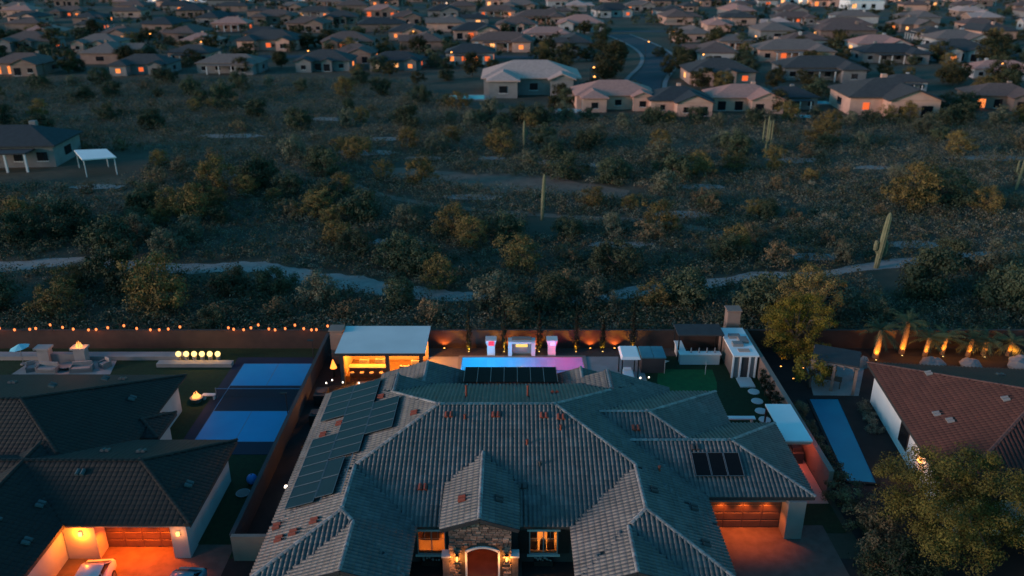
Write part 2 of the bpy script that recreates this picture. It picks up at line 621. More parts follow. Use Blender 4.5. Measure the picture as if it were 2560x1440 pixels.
def build_roof(root, blocks, kind, tw, tc, mtile, mcap, single=300, caps=300, seed=1, wm=None, patch=0.0):
    rg = random.Random(seed)
    wm = wm or Matrix.Identity(4)
    off = ORG[root.name]
    deck = MB()
    fas = []
    for bi, b in enumerate(blocks):
        dz = -0.0025 * bi
        for p, poly in b.faces():
            top = [(x, y, p.z(x, y) + dz) for x, y in poly]
            bot = [(x, y, z - .16) for x, y, z in top]
            n = len(poly)
            deck.add(top + bot, [tuple(range(n)), tuple(range(2 * n - 1, n - 1, -1))] + [(i, n + i, n + (i + 1) % n, (i + 1) % n) for i in range(n)])
            for i in range(n):
                a, c = poly[i], poly[(i + 1) % n]
                on = lambda q: abs(q[0] - b.bb[0]) < 1e-6 or abs(q[0] - b.bb[2]) < 1e-6 or abs(q[1] - b.bb[1]) < 1e-6 or abs(q[1] - b.bb[3]) < 1e-6
                mid = ((a[0] + c[0]) / 2, (a[1] + c[1]) / 2)
                if on(mid) and math.dist(a, c) > .3:
                    pa, pc = Vector((*a, p.z(*a) - .115)), Vector((*c, p.z(*c) - .115))
                    mz = p.z(*mid)
                    if roof_z([q for q in blocks if q is not b], mid[0], mid[1]) < mz - .25:
                        fas.append((pa, pc))
    roof = deck.build('roof', 'deck', root)
    for pa, pc in fas:
        MB().bar(pa, pc, .06, .24).build('fascia_board', 'fascia', roof)
    # tiles
    V, Q = tile_profile(kind, tw, tc)
    mats, tints, keys = [], [], []
    campos = Vector((0, 0, 35))
    for bi, b in enumerate(blocks):
        for pl, poly in b.faces():
            dx, dy = pl.d
            tx, ty = dy, -dx
            u = Vector((tx, ty, 0))
            v = Vector((dx, dy, pl.m)).normalized()
            n = u.cross(v)
            if n.z < 0:
                u = -u
                tx, ty = -tx, -ty
                n = -n
            ch = tc / math.sqrt(1 + pl.m ** 2)
            al = [(x - pl.p[0]) * tx + (y - pl.p[1]) * ty for x, y in poly]
            de = [(x - pl.p[0]) * dx + (y - pl.p[1]) * dy for x, y in poly]
            i0, i1 = math.floor(min(al) / tw), math.ceil(max(al) / tw)
            j0, j1 = math.floor(min(de) / ch), math.ceil(max(de) / ch)
            row = {}
            for j in range(j0, j1):
                for i in range(i0, i1):
                    a, d = (i + .5) * tw, (j + .45) * ch
                    x, y = pl.p[0] + tx * a + dx * d, pl.p[1] + ty * a + dy * d
                    if not b.inside(x, y, .06):
                        continue
                    z = pl.z(x, y)
                    if z > b.z(x, y) + .004:
                        continue
                    hid = False
                    for ci, c in enumerate(blocks):
                        if ci != bi and c.inside(x, y):
                            cz = c.z(x, y)
                            if cz > z + .085 or (ci < bi and cz > z - .012):
                                hid = True
                                break
                    if hid:
                        continue
                    d0 = j * ch
                    o = Vector((pl.p[0] + tx * a + dx * d0, pl.p[1] + ty * a + dy * d0, 0))
                    o.z = pl.z(o.x, o.y)
                    jit = rg.uniform(-.006, .006)
                    o = o + n * (.012 + jit)
                    mt = [(u[k], v[k], n[k], o[k] - off[k]) for k in range(3)]
                    # batches of lighter and darker tiles, laid a few at a time
                    cell = (bi, pl.d, (i + rg.randint(0, 1)) // 3, j // 2)
                    t0 = row.setdefault(cell, rg.random() ** 2.4)
                    t = min(1, max(0, t0 * .7 + rg.random() * .3 - .1))
                    wp = wm @ o
                    wn = wm.to_3x3() @ n
                    vis = wn.dot(campos - wp) > 0 and in_frame(wp)
                    mats.append(mt)
                    tints.append(t)
                    keys.append((0 if vis else 1, (wp - campos).length))
    order = sorted(range(len(mats)), key=lambda k: keys[k])
    first = order[:single]
    rest = order[single:]
    vis_first = [k for k in first if keys[k][0] == 0]
    rest = [k for k in first if keys[k][0]] + rest
    variants = [npmesh('tile', V, Q, mtile, np.full(len(Q), t)) for t in (0.05, .25, .45, .65, .9)]
    for k in vis_first:
        o = bpy.data.objects.new('tile', variants[min(4, int(tints[k] * 5))])
        COL.objects.link(o)
        o.parent = roof
        o.matrix_basis = Matrix([list(r) for r in mats[k]] + [[0, 0, 0, 1]])
    if rest:
        a, q, t = place(V, Q, [mats[k] for k in rest], [tints[k] for k in rest])
        o = link(npmesh('tile_field', a, q, mtile, t), 'tile_field', roof)
        o['kind'] = 'stuff'
    # hip and ridge caps
    CV, CQ = cap_profile()
    cm = []
    for bi, b in enumerate(blocks):
        seen = set()
        for pl, poly in b.faces():
            for i in range(len(poly)):
                a, c = poly[i], poly[(i + 1) % len(poly)]
                if math.dist(a, c) < .2:
                    continue
                if not any(q is not pl and abs(q.z(*a) - pl.z(*a)) < 1e-5 and abs(q.z(*c) - pl.z(*c)) < 1e-5 for q in b.planes):
                    continue
                key = tuple(sorted([(round(a[0], 2), round(a[1], 2)), (round(c[0], 2), round(c[1], 2))]))
                if key in seen:
                    continue
                seen.add(key)
                A, C = Vector((*a, pl.z(*a))), Vector((*c, pl.z(*c)))
                if A.z > C.z:
                    A, C = C, A
                L = (C - A).length
                v = (C - A).normalized()
                u = v.cross(Vector((0, 0, 1))).normalized()
                n = u.cross(v)
                if n.z < 0:
                    u, n = -u, -n
                k = int(L / .38)
                for j in range(k + 1):
                    pt = A + v * min(L, (j + .5) * .38)
                    if roof_z([q for q in blocks if q is not b], pt.x, pt.y) > pt.z - .03:
                        continue
                    o = pt + n * .075
                    wp = wm @ o
                    cm.append(((0 if in_frame(wp) else 1, (wp - campos).length), [(u[q], v[q], n[q], o[q] - off[q]) for q in range(3)]))
    cm.sort(key=lambda q: q[0])
    capme = npmesh('ridge_cap', CV, CQ, mcap)
    one = [c for c in cm[:caps] if c[0][0] == 0]
    rest = cm[len(one):]
    for _, mt in one:
        o = bpy.data.objects.new('ridge_cap', capme)
        COL.objects.link(o)
        o.parent = roof
        o.matrix_basis = Matrix([list(r) for r in mt] + [[0, 0, 0, 1]])
    if rest:
        a, q, _ = place(CV, CQ, [m for _, m in rest], [0] * len(rest))
        o = link(npmesh('ridge_cap_field', a, q, mcap), 'ridge_cap_field', roof)
        o['kind'] = 'stuff'
    return roof


def block_walls(mb, b, inset=.55, z0=0.0):
    x0, y0, x1, y1 = b.bb
    i = inset
    zt = b.e + b.m * i - .2
    mb.box(x0 + i, y0 + i, z0, x1 - i, y1 - i, zt)
    X0, Y0, X1, Y1 = b.rect
    if 'n' in b.gable or 's' in b.gable:
        for g in 'ns':
            if g in b.gable:
                ye = (y1 - i) if g == 'n' else (y0 + i)
                cx = (x0 + x1) / 2
                mb.xprism([(x0 + i, zt), (x1 - i, zt), (cx, b.e + b.m * (x1 - x0) / 2 - .22)], ye - .15, ye + (-.003 if g == 'n' else .15))


def roof_vent(parent, x, y, zf, dirx, diry, m='vent'):
    """small terracotta dormer vent: a pair of half-barrel hoods"""
    b = MB()
    z = zf(x, y)
    for s in (-.16, .16):
        px, py = (x + s, y) if diry else (x, y + s)
        d = Vector((dirx, diry, 0))
        p = Vector((px, py, 0))
        a, c = p - d * .22, p + d * .22
        za, zc = zf(a.x, a.y) + .1, zf(c.x, c.y) + .1
        b.cyl((a.x, a.y, za), (c.x, c.y, zc), .14, .12, 8)
    return b.build('roof_vent', m, parent)


def roof_pipe(parent, x, y, z, h=.7, m='vent'):
    b = MB()
    b.cyl((x, y, z - .05), (x, y, z + h), .075, .07, 8)
    b.cyl((x, y, z), (x, y, z + .12), .14, .09, 8)
    b.cyl((x, y, z + h), (x, y, z + h + .06), .11, .10, 8)
    return b.build('vent_pipe', m, parent)
# ------------------------------------------------------------------ ground, roads, paths
b = MB()                                 # one sheet to the horizon, open where the pool basin is sunk
_o, _i = [(-2500, -60), (2500, -60), (2500, 3500), (-2500, 3500)], [(-4.65, 61.5), (6.55, 61.5), (6.55, 68.35), (-4.65, 68.35)]
b.add([(x, y, 0) for x, y in _o + _i], [(k, (k + 1) % 4, 4 + (k + 1) % 4, 4 + k) for k in range(4)])
struct('ground', b, 'desert')


def ribbon(name, pts, wd, z, m, smooth=3):
    P_ = [Vector((x, y, 0)) for x, y in pts]
    W_ = wd if isinstance(wd, (list, tuple)) else [wd] * len(P_)
    for _ in range(smooth):
        Q_, X_ = [P_[0]], [W_[0]]
        for a, c, wa, wc in zip(P_, P_[1:], W_, W_[1:]):
            Q_ += [a * .75 + c * .25, a * .25 + c * .75]
            X_ += [wa * .75 + wc * .25, wa * .25 + wc * .75]
        P_, W_ = Q_ + [P_[-1]], X_ + [W_[-1]]
    bm = MB()
    rw = random.Random(int(abs(pts[0][0] * 7 + pts[0][1])))
    vs, fs = [], []
    wa = wb = 0.0
    for k, p in enumerate(P_):
        d = (P_[min(k + 1, len(P_) - 1)] - P_[max(0, k - 1)]).normalized()
        s = Vector((d.y, -d.x, 0))
        wob = .45 if m in ('sand', 'clay') else 0
        wa, wb = .75 * wa + .25 * rw.uniform(-wob, wob) * 2, .75 * wb + .25 * rw.uniform(-wob, wob) * 2
        vs += [p + s * W_[k] / 2 * (1 + wa), p - s * W_[k] / 2 * (1 + wb)]
        if k:
            fs.append((2 * k - 2, 2 * k - 1, 2 * k + 1, 2 * k))
    bm.add([(v.x, v.y, z) for v in vs], fs)
    o = struct(name, bm, m)
    return P_


PATHS = []
def wash(name, pts, wd, m='sand', z=.012):
    PATHS.append((ribbon(name, pts, wd, z, m), (max(wd) if isinstance(wd, list) else wd) / 2))


wash('sandy_wash', [(-75, 93), (-61, 91.6), (-53, 94.3), (-46, 92.5), (-39.5, 91.3), (-32.6, 92), (-29.5, 92), (-25, 88.6), (-17.3, 86.8), (-12, 84.5), (-7, 82.8), (-2, 83)], [3.2, 3.4, 2.6, 3, 3.4, 3.2, 3.6, 4, 3.6, 3.2, 3, 1.8])
wash('sandy_wash', [(6, 81.5), (11, 83), (16, 84.9), (21.7, 86.4), (29, 89.5), (36, 89.2), (44.3, 92.5), (56, 96), (75, 98)], [1.8, 2.8, 3, 2.8, 2.6, 2.4, 2.4, 2.6, 2.4])
wash('dirt_path', [(-48, 135), (-38.8, 134.8), (-28.3, 132.2), (-20.3, 122.6), (-8, 116), (9.6, 111.4), (18, 111), (27.9, 105.1), (40.6, 96.5)], 1.6, 'clay')
def sand_blob(x, y, a, c, seed):
    rp = random.Random(seed)
    n = 44
    poly = []
    r_ = 1.0
    for k in range(n):
        t = 2 * math.pi * k / n
        r_ = .6 * r_ + .4 * rp.uniform(.55, 1.35)
        poly.append((x + a * r_ * math.cos(t), y + c * (.7 * r_ + .3) * math.sin(t)))
    sheet('sand_patch', poly, .02 + seed * .0005, 'sand')
    PATHS.append(([Vector((x + a * q, y, 0)) for q in (-.6, 0, .6)], c * .4))


for k, (x, y, a, c) in enumerate(((-27, 152, 6, 2.2), (-16, 147.6, 3.4, 1.6), (-4, 147.6, 2.4, 1.4), (7, 144.6, 3.2, 1.6), (15, 142.5, 2.9, 1.5), (50.5, 146, 4.6, 2), (88, 147.6, 8, 2.2), (-57, 167, 7, 2.4), (-26, 164, 4.5, 1.8), (-41, 185, 6, 2.2), (63, 140.5, 3.2, 1.4), (37, 95.5, 4, 1.4), (52, 100, 4.2, 1.6), (-66, 128, 4, 1.5), (24, 113, 5, 1.8), (30, 128, 4, 1.6), (-6, 122, 5, 1.6), (14, 100, 4, 1.3), (-15, 101, 4, 1.4))):
    sand_blob(x, y, a, c, k)
wash('clay_patch', [(-22, 139), (-10, 133), (4, 129), (18, 124)], [5, 9, 11, 5], 'clay', .016)

road_c = [(35, 224), (39, 246), (48, 276), (53, 308), (52, 345), (47, 385)]
ribbon('road', road_c, 9.2, .05, 'asphalt')
for s in (-1, 1):
    k = MB()
    pts = [(x + s * 5.6, y - s * .8) for x, y in road_c]
    ribbon('pavement', pts, 1.3, .16, 'stucco_g')
for yy, x0, x1 in ((297, -230, 36), (300, 62, 260), (395, -260, 300), (480, -330, 330), (570, -380, 380)):
    ribbon('street', [(x0, yy), ((x0 + x1) / 2, yy + 6), (x1, yy + 2)], 8.5, .05, 'asphalt')

# yards
sheet('front_yard', rect(-60, 8, 60, 41.0), .004, 'darkyard')
sheet('side_yard', rect(-17.2, 41.0, -13.6, 70.2), .008, 'darkyard')
sheet('lawn', rect(-62, 41, -17.4, 70.2), .008, 'turf')
sheet('lawn', rect(11.9, 43.4, 21.7, 70.2), .008, 'turf')
sheet('planting_bed', rect(-17.2, 68.6, 21.7, 70.2), .012, 'gravel')
sheet('pool_deck', rect(-13.6, 52, -4.75, 68.5), .010, 'concrete')
sheet('pool_deck', rect(6.65, 60, 11.85, 68.5), .010, 'concrete')
sheet('pool_deck', rect(-4.75, 58, 6.65, 61.4), .010, 'concrete')
sheet('driveway', rect(12.0, 6, 20.4, 44.2), .012, 'pavers')
sheet('driveway', rect(-30.5, 6, -17.6, 42.3), .012, 'pavers')
sheet('entry_walk', rect(-4.2, 20, 0.6, 42.4), .012, 'pavers')
sheet('neighbour_yard', rect(22.1, 30, 62, 70.2), .006, 'darkyard')
sheet('neighbour_patio', [(25.6, 61.3), (29.4, 61.2), (32, 66.5), (27, 68)], .012, 'concrete')
sheet('putting_green', [(12.9, 61.2), (17.4, 61.2), (17.9, 63.5), (18.05, 65.9), (13.2, 66.0), (12.7, 63.6)], .016, 'green')

# ------------------------------------------------------------------ main house
H = thing('tiled_house', 'wide single-storey house with grey-brown barrel tile hip roofs and stone entry gable', 'house', (-1, 47, 0))
HB = [Block(-14.4, 40.15, 12.3, 58.85, 3.1, clip=rect(-14.4, 40.15, 12.3, 55.9)),
      Block(-14.4, 35.65, -5.7, 45, 3.1, gable='n'),
      Block(3.5, 35.65, 12.3, 45, 3.1, gable='n'),
      Block(-12.8, 35.1, -5.7, 41, 3.1, gable='sn'),
      Block(3.5, 35.1, 10.0, 41, 3.1, gable='sn'),
      Block(-4.15, 38.7, 0.4, 46.5, 4.06, gable='sn'),
      Block(-14.4, 50, -3.1, 55.9, 3.1, gable='sn'),
      Block(-10.5, 54, -3.1, 59.2, 3.1, gable='sn'),
      Block(2.5, 50, 12.3, 56.9, 3.1, gable='sn'),
      Block(2.5, 55, 8.5, 58.5, 3.1, gable='sn'),
      Block(5, 43.8, 15.85, 56.4, 3.1, gable='w'),
      Block(8, 43.05, 19.1, 51.75, 3.1, gable='w'),
      Block(-3.4, 40.15, 2.8, 58.85, 3.1, clip=rect(-3.4, 55.9, 2.8, 60.0), only='n')]
hroof = build_roof(H, HB, 'barrel', .284, .38, 'tile', 'cap', seed=3)
wl = MB()
for i in (1, 2, 6, 7, 8, 9):
    block_walls(wl, HB[i])
wl.box(-13.85, 44.2, 0, 11.75, 55, 3.0)
wl.box(8.6, 44.4, 0, 18.5, 51.2, 3.0)
wl.box(11, 51.15, 0, 15.3, 55.85, 3.0)
wl.box(-3.0, 54.9, 0, 2.4, 56.5, 2.9)
wl.build('wall', 'stucco_d', H)
gw = MB()
for i in (3, 4):
    block_walls(gw, HB[i])
gw.build('gable_wall', 'stucco_t', H)


def holed(mb, x0, x1, z0, z1, y0, y1, hx0, hx1, hz0, hz1):
    mb.box(x0, y0, z0, hx0, y1, z1)
    mb.box(hx1, y0, z0, x1, y1, z1)
    mb.box(hx0, y0, z0, hx1, y1, hz0)
    mb.box(hx0, y0, hz1, hx1, y1, z1)


for hole in ((-6.25, -3.72, 0, 3.05, 40.72, 40.92, -5.72, -4.12, .72, 2.32), (-0.03, 4.05, 0, 3.05, 40.72, 40.92, 1.12, 2.74, .72, 2.32)):
    fw = MB()
    holed(fw, *hole)
    fw.build('front_wall', 'stucco_d', H)


def lit_window(x0, x1, z0, z1, y, shutters, curtain):
    w_ = MB()
    t = .07
    w_.box(x0 - t, y - .05, z0 - t, x0, y + .1, z1 + t)
    w_.box(x1, y - .05, z0 - t, x1 + t, y + .1, z1 + t)
    w_.box(x0, y - .05, z1, x1, y + .1, z1 + t)
    w_.box(x0, y - .05, z0 - t, x1, y + .1, z0)
    win = w_.build('window', 'trim', H)
    g = MB()
    g.box(x0, y + .05, z0, x1, y + .062, z1)
    g.build('pane', 'glass', win)
    mu = MB()
    cx = (x0 + x1) / 2
    mu.box(cx - .035, y + .02, z0, cx + .035, y + .045, z1)
    mu.box(x0, y + .025, z0 + (z1 - z0) * .62, x1, y + .043, z0 + (z1 - z0) * .62 + .025)
    for q in (.25, .75):
        mu.box(x0 + (x1 - x0) * q - .012, y + .025, z0 + (z1 - z0) * .62, x0 + (x1 - x0) * q + .012, y + .043, z1)
    mu.build('mullion', 'trim', win)
    s = MB()
    s.box(x0 - .2, y - .16, z0 - .2, x1 + .2, y - .052, z0 - .075)
    s.box(x0 - .2, y - .12, z1 + .075, x1 + .2, y - .052, z1 + .2)
    s.build('sill', 'offwhite', win)
    if shutters:
        for a, c in ((x0 - .75, x0 - .1), (x1 + .1, x1 + .75)):
            sh = MB()
            sh.box(a, y - .04, z0 - .05, c, y - .004, z1 + .06)
            for k in range(9):
                zz = z0 + .05 + k * (z1 - z0) / 9
                sh.box(a + .06, y - .055, zz, c - .06, y - .042, zz + .09)
            sh.build('shutter', 'shutter', win)
    r = MB()
    X0, X1, Y0, Y1, Z1 = x0 - .55, x1 + .45, y + .22, y + 3.3, 2.85
    r.add([(X0, Y0, .1), (X1, Y0, .1), (X1, Y1, .1), (X0, Y1, .1), (X0, Y0, Z1), (X1, Y0, Z1), (X1, Y1, Z1), (X0, Y1, Z1)],
          [(0, 1, 2, 3), (7, 6, 5, 4), (3, 2, 6, 7), (0, 3, 7, 4), (2, 1, 5, 6)])
    rm = r.build('room', 'interior', H)
    f = MB()
    if curtain:
        f.box(cx - .62, Y1 - 1.2, 1.35, cx + .45, Y1 - 1.14, 2.6)
        f.build('curtain', 'woodlight', rm)
        f = MB()
        f.box(cx - .75, Y1 - 1.4, .1, cx + .25, Y1 - .8, 1.0)
        f.box(cx - .7, Y1 - 1.0, 1.0, cx + .2, Y1 - .85, 1.35)
        f.build('cabinet', 'door', rm)
    else:
        for q in (-.55, .5):
            f.box(cx + q - .22, y + 1.0, .1, cx + q + .22, y + 1.45, .75)
            f.box(cx + q - .22, y + 1.36, .75, cx + q + .22, y + 1.45, 1.45)
            f.ball((cx + q, y + 1.4, 1.45), .22, 8, 5, .6)
        f.build('armchair', 'door', rm)
        f = MB()
        f.box(cx - .2, y + .7, .1, cx + .2, y + 1.0, .8)
        f.ball((cx, y + .85, .95), .17, 8, 5)
        f.build('side_table', 'door', rm)
    lamp(rm, (cx + .1, y + 1.7, 2.55), (1.0, .40, .10) if not curtain else (1.0, .27, .045), 95 if not curtain else 75, .12)
    return win


lit_window(-5.72, -4.12, .72, 2.32, 40.72, False, True)
lit_window(1.12, 2.74, .72, 2.32, 40.72, True, False)

# entry gable: mortar wall with arched opening, stones laid on it one by one
CX, AW, ASP, ATOP = -1.75, 1.03, 2.12, 2.42
EX0, EX1, EY = -3.72, -.03, 39.25
gz = lambda x: 4.06 + PITCH * min(x + 4.15, .4 - x) - .17
arch = [(CX - AW + 2 * AW * k / 12, ASP + (ATOP - ASP) * (1 - ((k - 6) / 6) ** 2)) for k in range(13)]
ew = MB()
ew.xprism([(EX0, 0), (CX - AW, 0)] + arch + [(CX + AW, 0), (EX1, 0), (EX1, gz(EX1)), (-1.875, gz(-1.875)), (EX0, gz(EX0))], EY, EY + .25)
ew.box(EX0, EY + .25, 0, EX0 + .2, 42.6, 3.9)
ew.box(EX1 - .2, EY + .25, 0, EX1, 42.6, 3.9)
entry = ew.build('entry_wall', 'mortar', H)
sv = MB().box(-.5, -1, -.5, .5, 0, .5)
sv.v = [(x * (.93 if y < -.5 else 1), y, z * (.86 if y < -.5 else 1)) for x, y, z in sv.v]
stone_me = [sv.mesh('stone', 'stone_a'), sv.mesh('stone', 'stone_b')]


def arch_z(x):
    if abs(x - CX) >= AW + .12:
        return -1
    t = max(-1, min(1, (x - CX) / AW))
    return ASP + (ATOP - ASP) * (1 - t * t) + .13


rs = random.Random(5)
z = .02
while z < 4.6:
    hgt = rs.uniform(.135, .19)
    x = EX0 + rs.uniform(-.05, .02)
    while x < EX1 - .05:
        ln = min(rs.uniform(.22, .52), EX1 - x)
        xc, zc = x + ln / 2, z + hgt / 2
        x += ln
        if ln < .1 or zc + hgt / 2 > min(gz(xc - ln / 2), gz(xc + ln / 2)) or zc < max(arch_z(xc - ln / 2), arch_z(xc + ln / 2), arch_z(xc)) + hgt / 2:
            continue
        o = bpy.data.objects.new('stone', stone_me[0 if rs.random() < .68 else 1])
        COL.objects.link(o)
        o.parent = entry
        o.location = Vector((xc, EY + .004, zc)) - ORG[H.name]
        o.scale = (ln - .025, rs.uniform(.03, .075), hgt - .022)
        o.rotation_euler = (0, rs.uniform(-.02, .02), rs.uniform(-.03, .03))
    z += hgt
at_ = MB()
outer = [(CX - AW - .0 + (2 * AW) * k / 12, ASP + (ATOP - ASP) * (1 - ((k - 6) / 6) ** 2)) for k in range(13)]
inner = [(CX + (x - CX) * .89, zz - .11) for x, zz in outer]
for k in range(12):
    at_.xprism([inner[k], inner[k + 1], outer[k + 1], outer[k]], EY - .10, EY + .1)
for s in (-1, 1):
    xa, xb = sorted((CX + s * AW, CX + s * AW * .89))
    at_.box(xa, EY - .10, 0, xb, EY + .1, ASP - .001 if s < 0 else ASP - .001)
at_.build('arch_trim', 'white', entry)
for s, a, c in ((0, -4.12, -3.725), (1, -.025, .37)):
    q = MB().box(a, 39.1, 0, c, 39.6, 1.72)
    pier = q.build('pier', 'stone_a', entry)
    MB().box(a - .06, 39.03, 1.723, c + .06, 39.66, 1.84).build('pier_cap', 'offwhite', pier)
pr_ = MB()
pr_.box(EX0 + .2, 42.35, 0, EX1 - .2, 42.6, 3.2)
pr_.box(EX0 + .2, EY + .25, 2.75, EX1 - .2, 42.35, 2.95)
pr_.build('porch_wall', 'stucco_t', entry)
dr = MB()
dr.box(CX - .62, 42.28, 0.05, CX + .62, 42.347, 2.1)
for sx in (-.31, .31):
    for z0, z1 in ((.2, .9), (1.05, 1.95)):
        dr.box(CX + sx - .22, 42.262, z0, CX + sx + .22, 42.278, z1)
door = dr.build('door', 'door', H)
MB().cyl((CX - .05, 42.23, 1.0), (CX - .05, 42.23, 1.25), .02).build('handle', 'metal', door)
MB().box(CX - .7, 42.27, 2.16, CX + .7, 42.345, 2.62).build('transom', 'black', H)
lamp(entry, (CX, 41.0, 2.55), (1.0, .15, .03), 45, .12)
for lx in (-3.26, -.32):
    ln = MB()
    ln.box(lx - .07, EY - .24, 1.42, lx + .07, EY - .10, 1.45)
    ln.box(lx - .09, EY - .26, 1.82, lx + .09, EY - .08, 1.86)
    ln.box(lx - .03, EY - .20, 1.86, lx + .03, EY - .02, 1.92)
    for sx in (-.065, .065):
        for sy in (-.235, -.105):
            ln.box(lx + sx - .008, EY + sy - .008, 1.45, lx + sx + .008, EY + sy + .008, 1.82)
    wlamp = ln.build('wall_lantern', 'black', entry)
    MB().cyl((lx, EY - .17, 1.47), (lx, EY - .17, 1.80), .045, .045, 8).build('bulb', 'em_warm', wlamp)
    lamp(wlamp, (lx, EY - .30, 1.60), (1.0, .32, .05), 40, .06)
for x0 in (-5.55, 1.35):
    p = MB()
    p.box(x0, 40.30, .02, x0 + 1.15, 40.68, .34)
    pb = thing('window_box', 'dark planter trough with pale pink flowers below the ' + ('curtained left-hand front window' if x0 < 0 else 'shuttered front window'), 'planter', (x0 + .57, 40.5, .012))
    p.v = [(a, b_, c) for a, b_, c in p.v]
    p.build('trough', 'black', pb)
    fl = MB()
    for k in range(16):
        fl.ball((x0 + .06 + rs.random() * 1.03, 40.34 + rs.random() * .3, .36 + rs.random() * .22), rs.uniform(.04, .075), 6, 4)
    fl.build('flower', 'cushion', pb)['kind'] = 'stuff'

# garage on the right-hand side
gd = MB()
gd.box(17.45, 42.85, 0, 18.55, 44.4, 2.85)
gd.box(12.3, 43.45, 2.42, 17.45, 44.4, 2.85)
gd.box(8.6, 43.6, 0, 12.5, 44.4, 2.85)
gwall = gd.build('garage_wall', 'stucco_g', H)


def garage_door(parent, x0, x1, y, z1, m='garage_door'):
    g = MB().box(x0, y, .02, x1, y + .06, z1)
    d = g.build('garage_door', m, parent)
    nx, nz = 4, 4
    pw, ph = (x1 - x0) / nx, (z1 - .02) / nz
    pm = MB().box(-.5, -1, -.5, .5, 0, .5)
    pm.v = [(a * (.95 if b_ < -.5 else 1), b_, c * (.9 if b_ < -.5 else 1)) for a, b_, c in pm.v]
    me = pm.mesh('door_panel', m)
    for i in range(nx):
        for j in range(nz):
            o = bpy.data.objects.new('door_panel', me)
            COL.objects.link(o)
            o.parent = d
            o.location = Vector((x0 + pw * (i + .5), y - .002, .02 + ph * (j + .5))) - ORG[parent.name]
            o.scale = (pw - .09, .03, ph - .07)
    return d


garage_door(H, 12.5, 17.45, 44.0, 2.42)
for lx in (13.55, 15.0, 16.45):
    sp = MB().cyl((lx, 43.72, 2.405), (lx, 43.72, 2.418), .09, .09, 12).build('soffit_light', 'em_warm', gwall)
    lamp(sp, (lx, 43.70, 2.33), (1.0, .27, .03), 9, .05)
    lamp(sp, (lx, 43.62, 2.36), (1.0, .16, .02), 120, .06, spot=105, aim=(0, -.15, -1))

# solar panels, pool heater panels and small roof fittings
zl = lambda x, y: 3.1 + PITCH * (x + 14.4)
cells = []
for k in range(7):
    cells.append((-13.8, -12.06, 41.25 + 1.1 * k))
for k in range(4):
    cells.append((-13.8, -12.06, 51.3 + 1.1 * k))
for k in range(9):
    cells.append((-12.0, -10.02, 45.75 + 1.1 * k))
for k in range(4):
    cells.append((-9.96, -8.1, 47.75 + 1.06 * k))
pvm = {}
def pv(x0, x1, y0, y1, zf, par, rise=.27):
    p = MB()
    z0, z1 = zf(x0, y0) + rise, zf(x1, y0) + rise
    za, zb_ = zf(x0, y1) + rise, zf(x1, y1) + rise
    p.add([(x0, y0, z0), (x1, y0, z1), (x1, y1, zb_), (x0, y1, za), (x0, y0, z0 - .05), (x1, y0, z1 - .05), (x1, y1, zb_ - .05), (x0, y1, za - .05)],
          [(0, 1, 2, 3), (7, 6, 5, 4), (0, 4, 5, 1), (1, 5, 6, 2), (2, 6, 7, 3), (3, 7, 4, 0)])
    o = p.build('solar_panel', 'pv', par)
    f = MB()
    c = [Vector((x0, y0, z0)), Vector((x1, y0, z1)), Vector((x1, y1, zb_)), Vector((x0, y1, za))]
    for i in range(4):
        f.bar(c[i] + Vector((0, 0, .004)), c[(i + 1) % 4] + Vector((0, 0, .004)), .035, .03)
    f.build('panel_frame', 'pvframe', o)
    return o


for x0, x1, y0 in cells:
    pv(x0, x1, y0, y0 + (1.06 if x0 < -10 else 1.02), zl, hroof)
for k in range(2):
    pv(-12.0, -10.92, 41.6 + 2.0 * k, 41.6 + 2.0 * k + 1.95, zl, hroof)
rl = MB()
for xx in (-13.4, -12.5, -11.6, -10.4):
    rl.bar((xx, 41.4, zl(xx, 0) + .2), (xx, 55.5 if xx > -12 else 48.7, zl(xx, 0) + .2), .04, .05)
rl.build('panel_rail', 'metal', hroof)
for k in range(7):
    x0 = -3.72 + 1.04 * k
    h = MB()
    y0, y1, z0, z1 = 56.0, 59.15, 4.2, 3.84
    xo = (x0 + .5) * .045 * 0
    h.add([(x0, y0, z0), (x0 + .99, y0, z0), (x0 + .99, y1, z1), (x0, y1, z1), (x0, y0, z0 - .05), (x0 + .99, y0, z0 - .05), (x0 + .99, y1, z1 - .05), (x0, y1, z1 - .05)],
          [(0, 1, 2, 3), (7, 6, 5, 4), (0, 4, 5, 1), (1, 5, 6, 2), (2, 6, 7, 3), (3, 7, 4, 0)])
    o = h.build('pool_heater_panel', 'heater', hroof)
    t = MB()
    for q in range(7):
        xx = x0 + .07 + q * .141
        t.bar((xx, y0, z0 + .012), (xx, y1, z1 + .012), .05, .022)
    t.build('tube_row', 'heater', o)
rk = MB()
for k in range(8):
    xx = -3.745 + 1.04 * k
    rk.bar((xx, 55.98, 4.23), (xx, 59.2, 3.87), .04, .04)
    for yy, zz in ((56.6, 4.05), (58.9, 3.85)):
        rk.box(xx - .02, yy, 6.03 - PITCH * (yy - 49.5) + .0, xx + .02, yy + .04, zz)
rk.build('panel_rack', 'pvframe', hroof)
zr = lambda x, y: 3.1 + PITCH * (y - 43.05)
for k in range(3):
    x0 = 11.83 + 1.05 * k
    p = pv(x0, x0 + .98, 44.35, 46.15, zr, hroof, .27)
    p.data.materials[0] = M['heater']
zm = lambda x, y: 3.1 + PITCH * (y - 40.15)
for x, y in ((-5.56, 42.81), (-4.29, 48.5), (-1.09, 48.5), (2.17, 48.43), (3.32, 48.3)):
    roof_vent(hroof, x, y, zm, 0, 1)
roof_vent(hroof, .62, 42.9, zm, 0, 1, 'vent_dark')
for x, y in ((3.26, 47.32), (1.0, 46.12), (-3.18, 48.2)):
    roof_pipe(hroof, x, y, zm(x, y), .35)
roof_pipe(hroof, 1.79, 44.47, 4.45, .3, 'vent_dark')
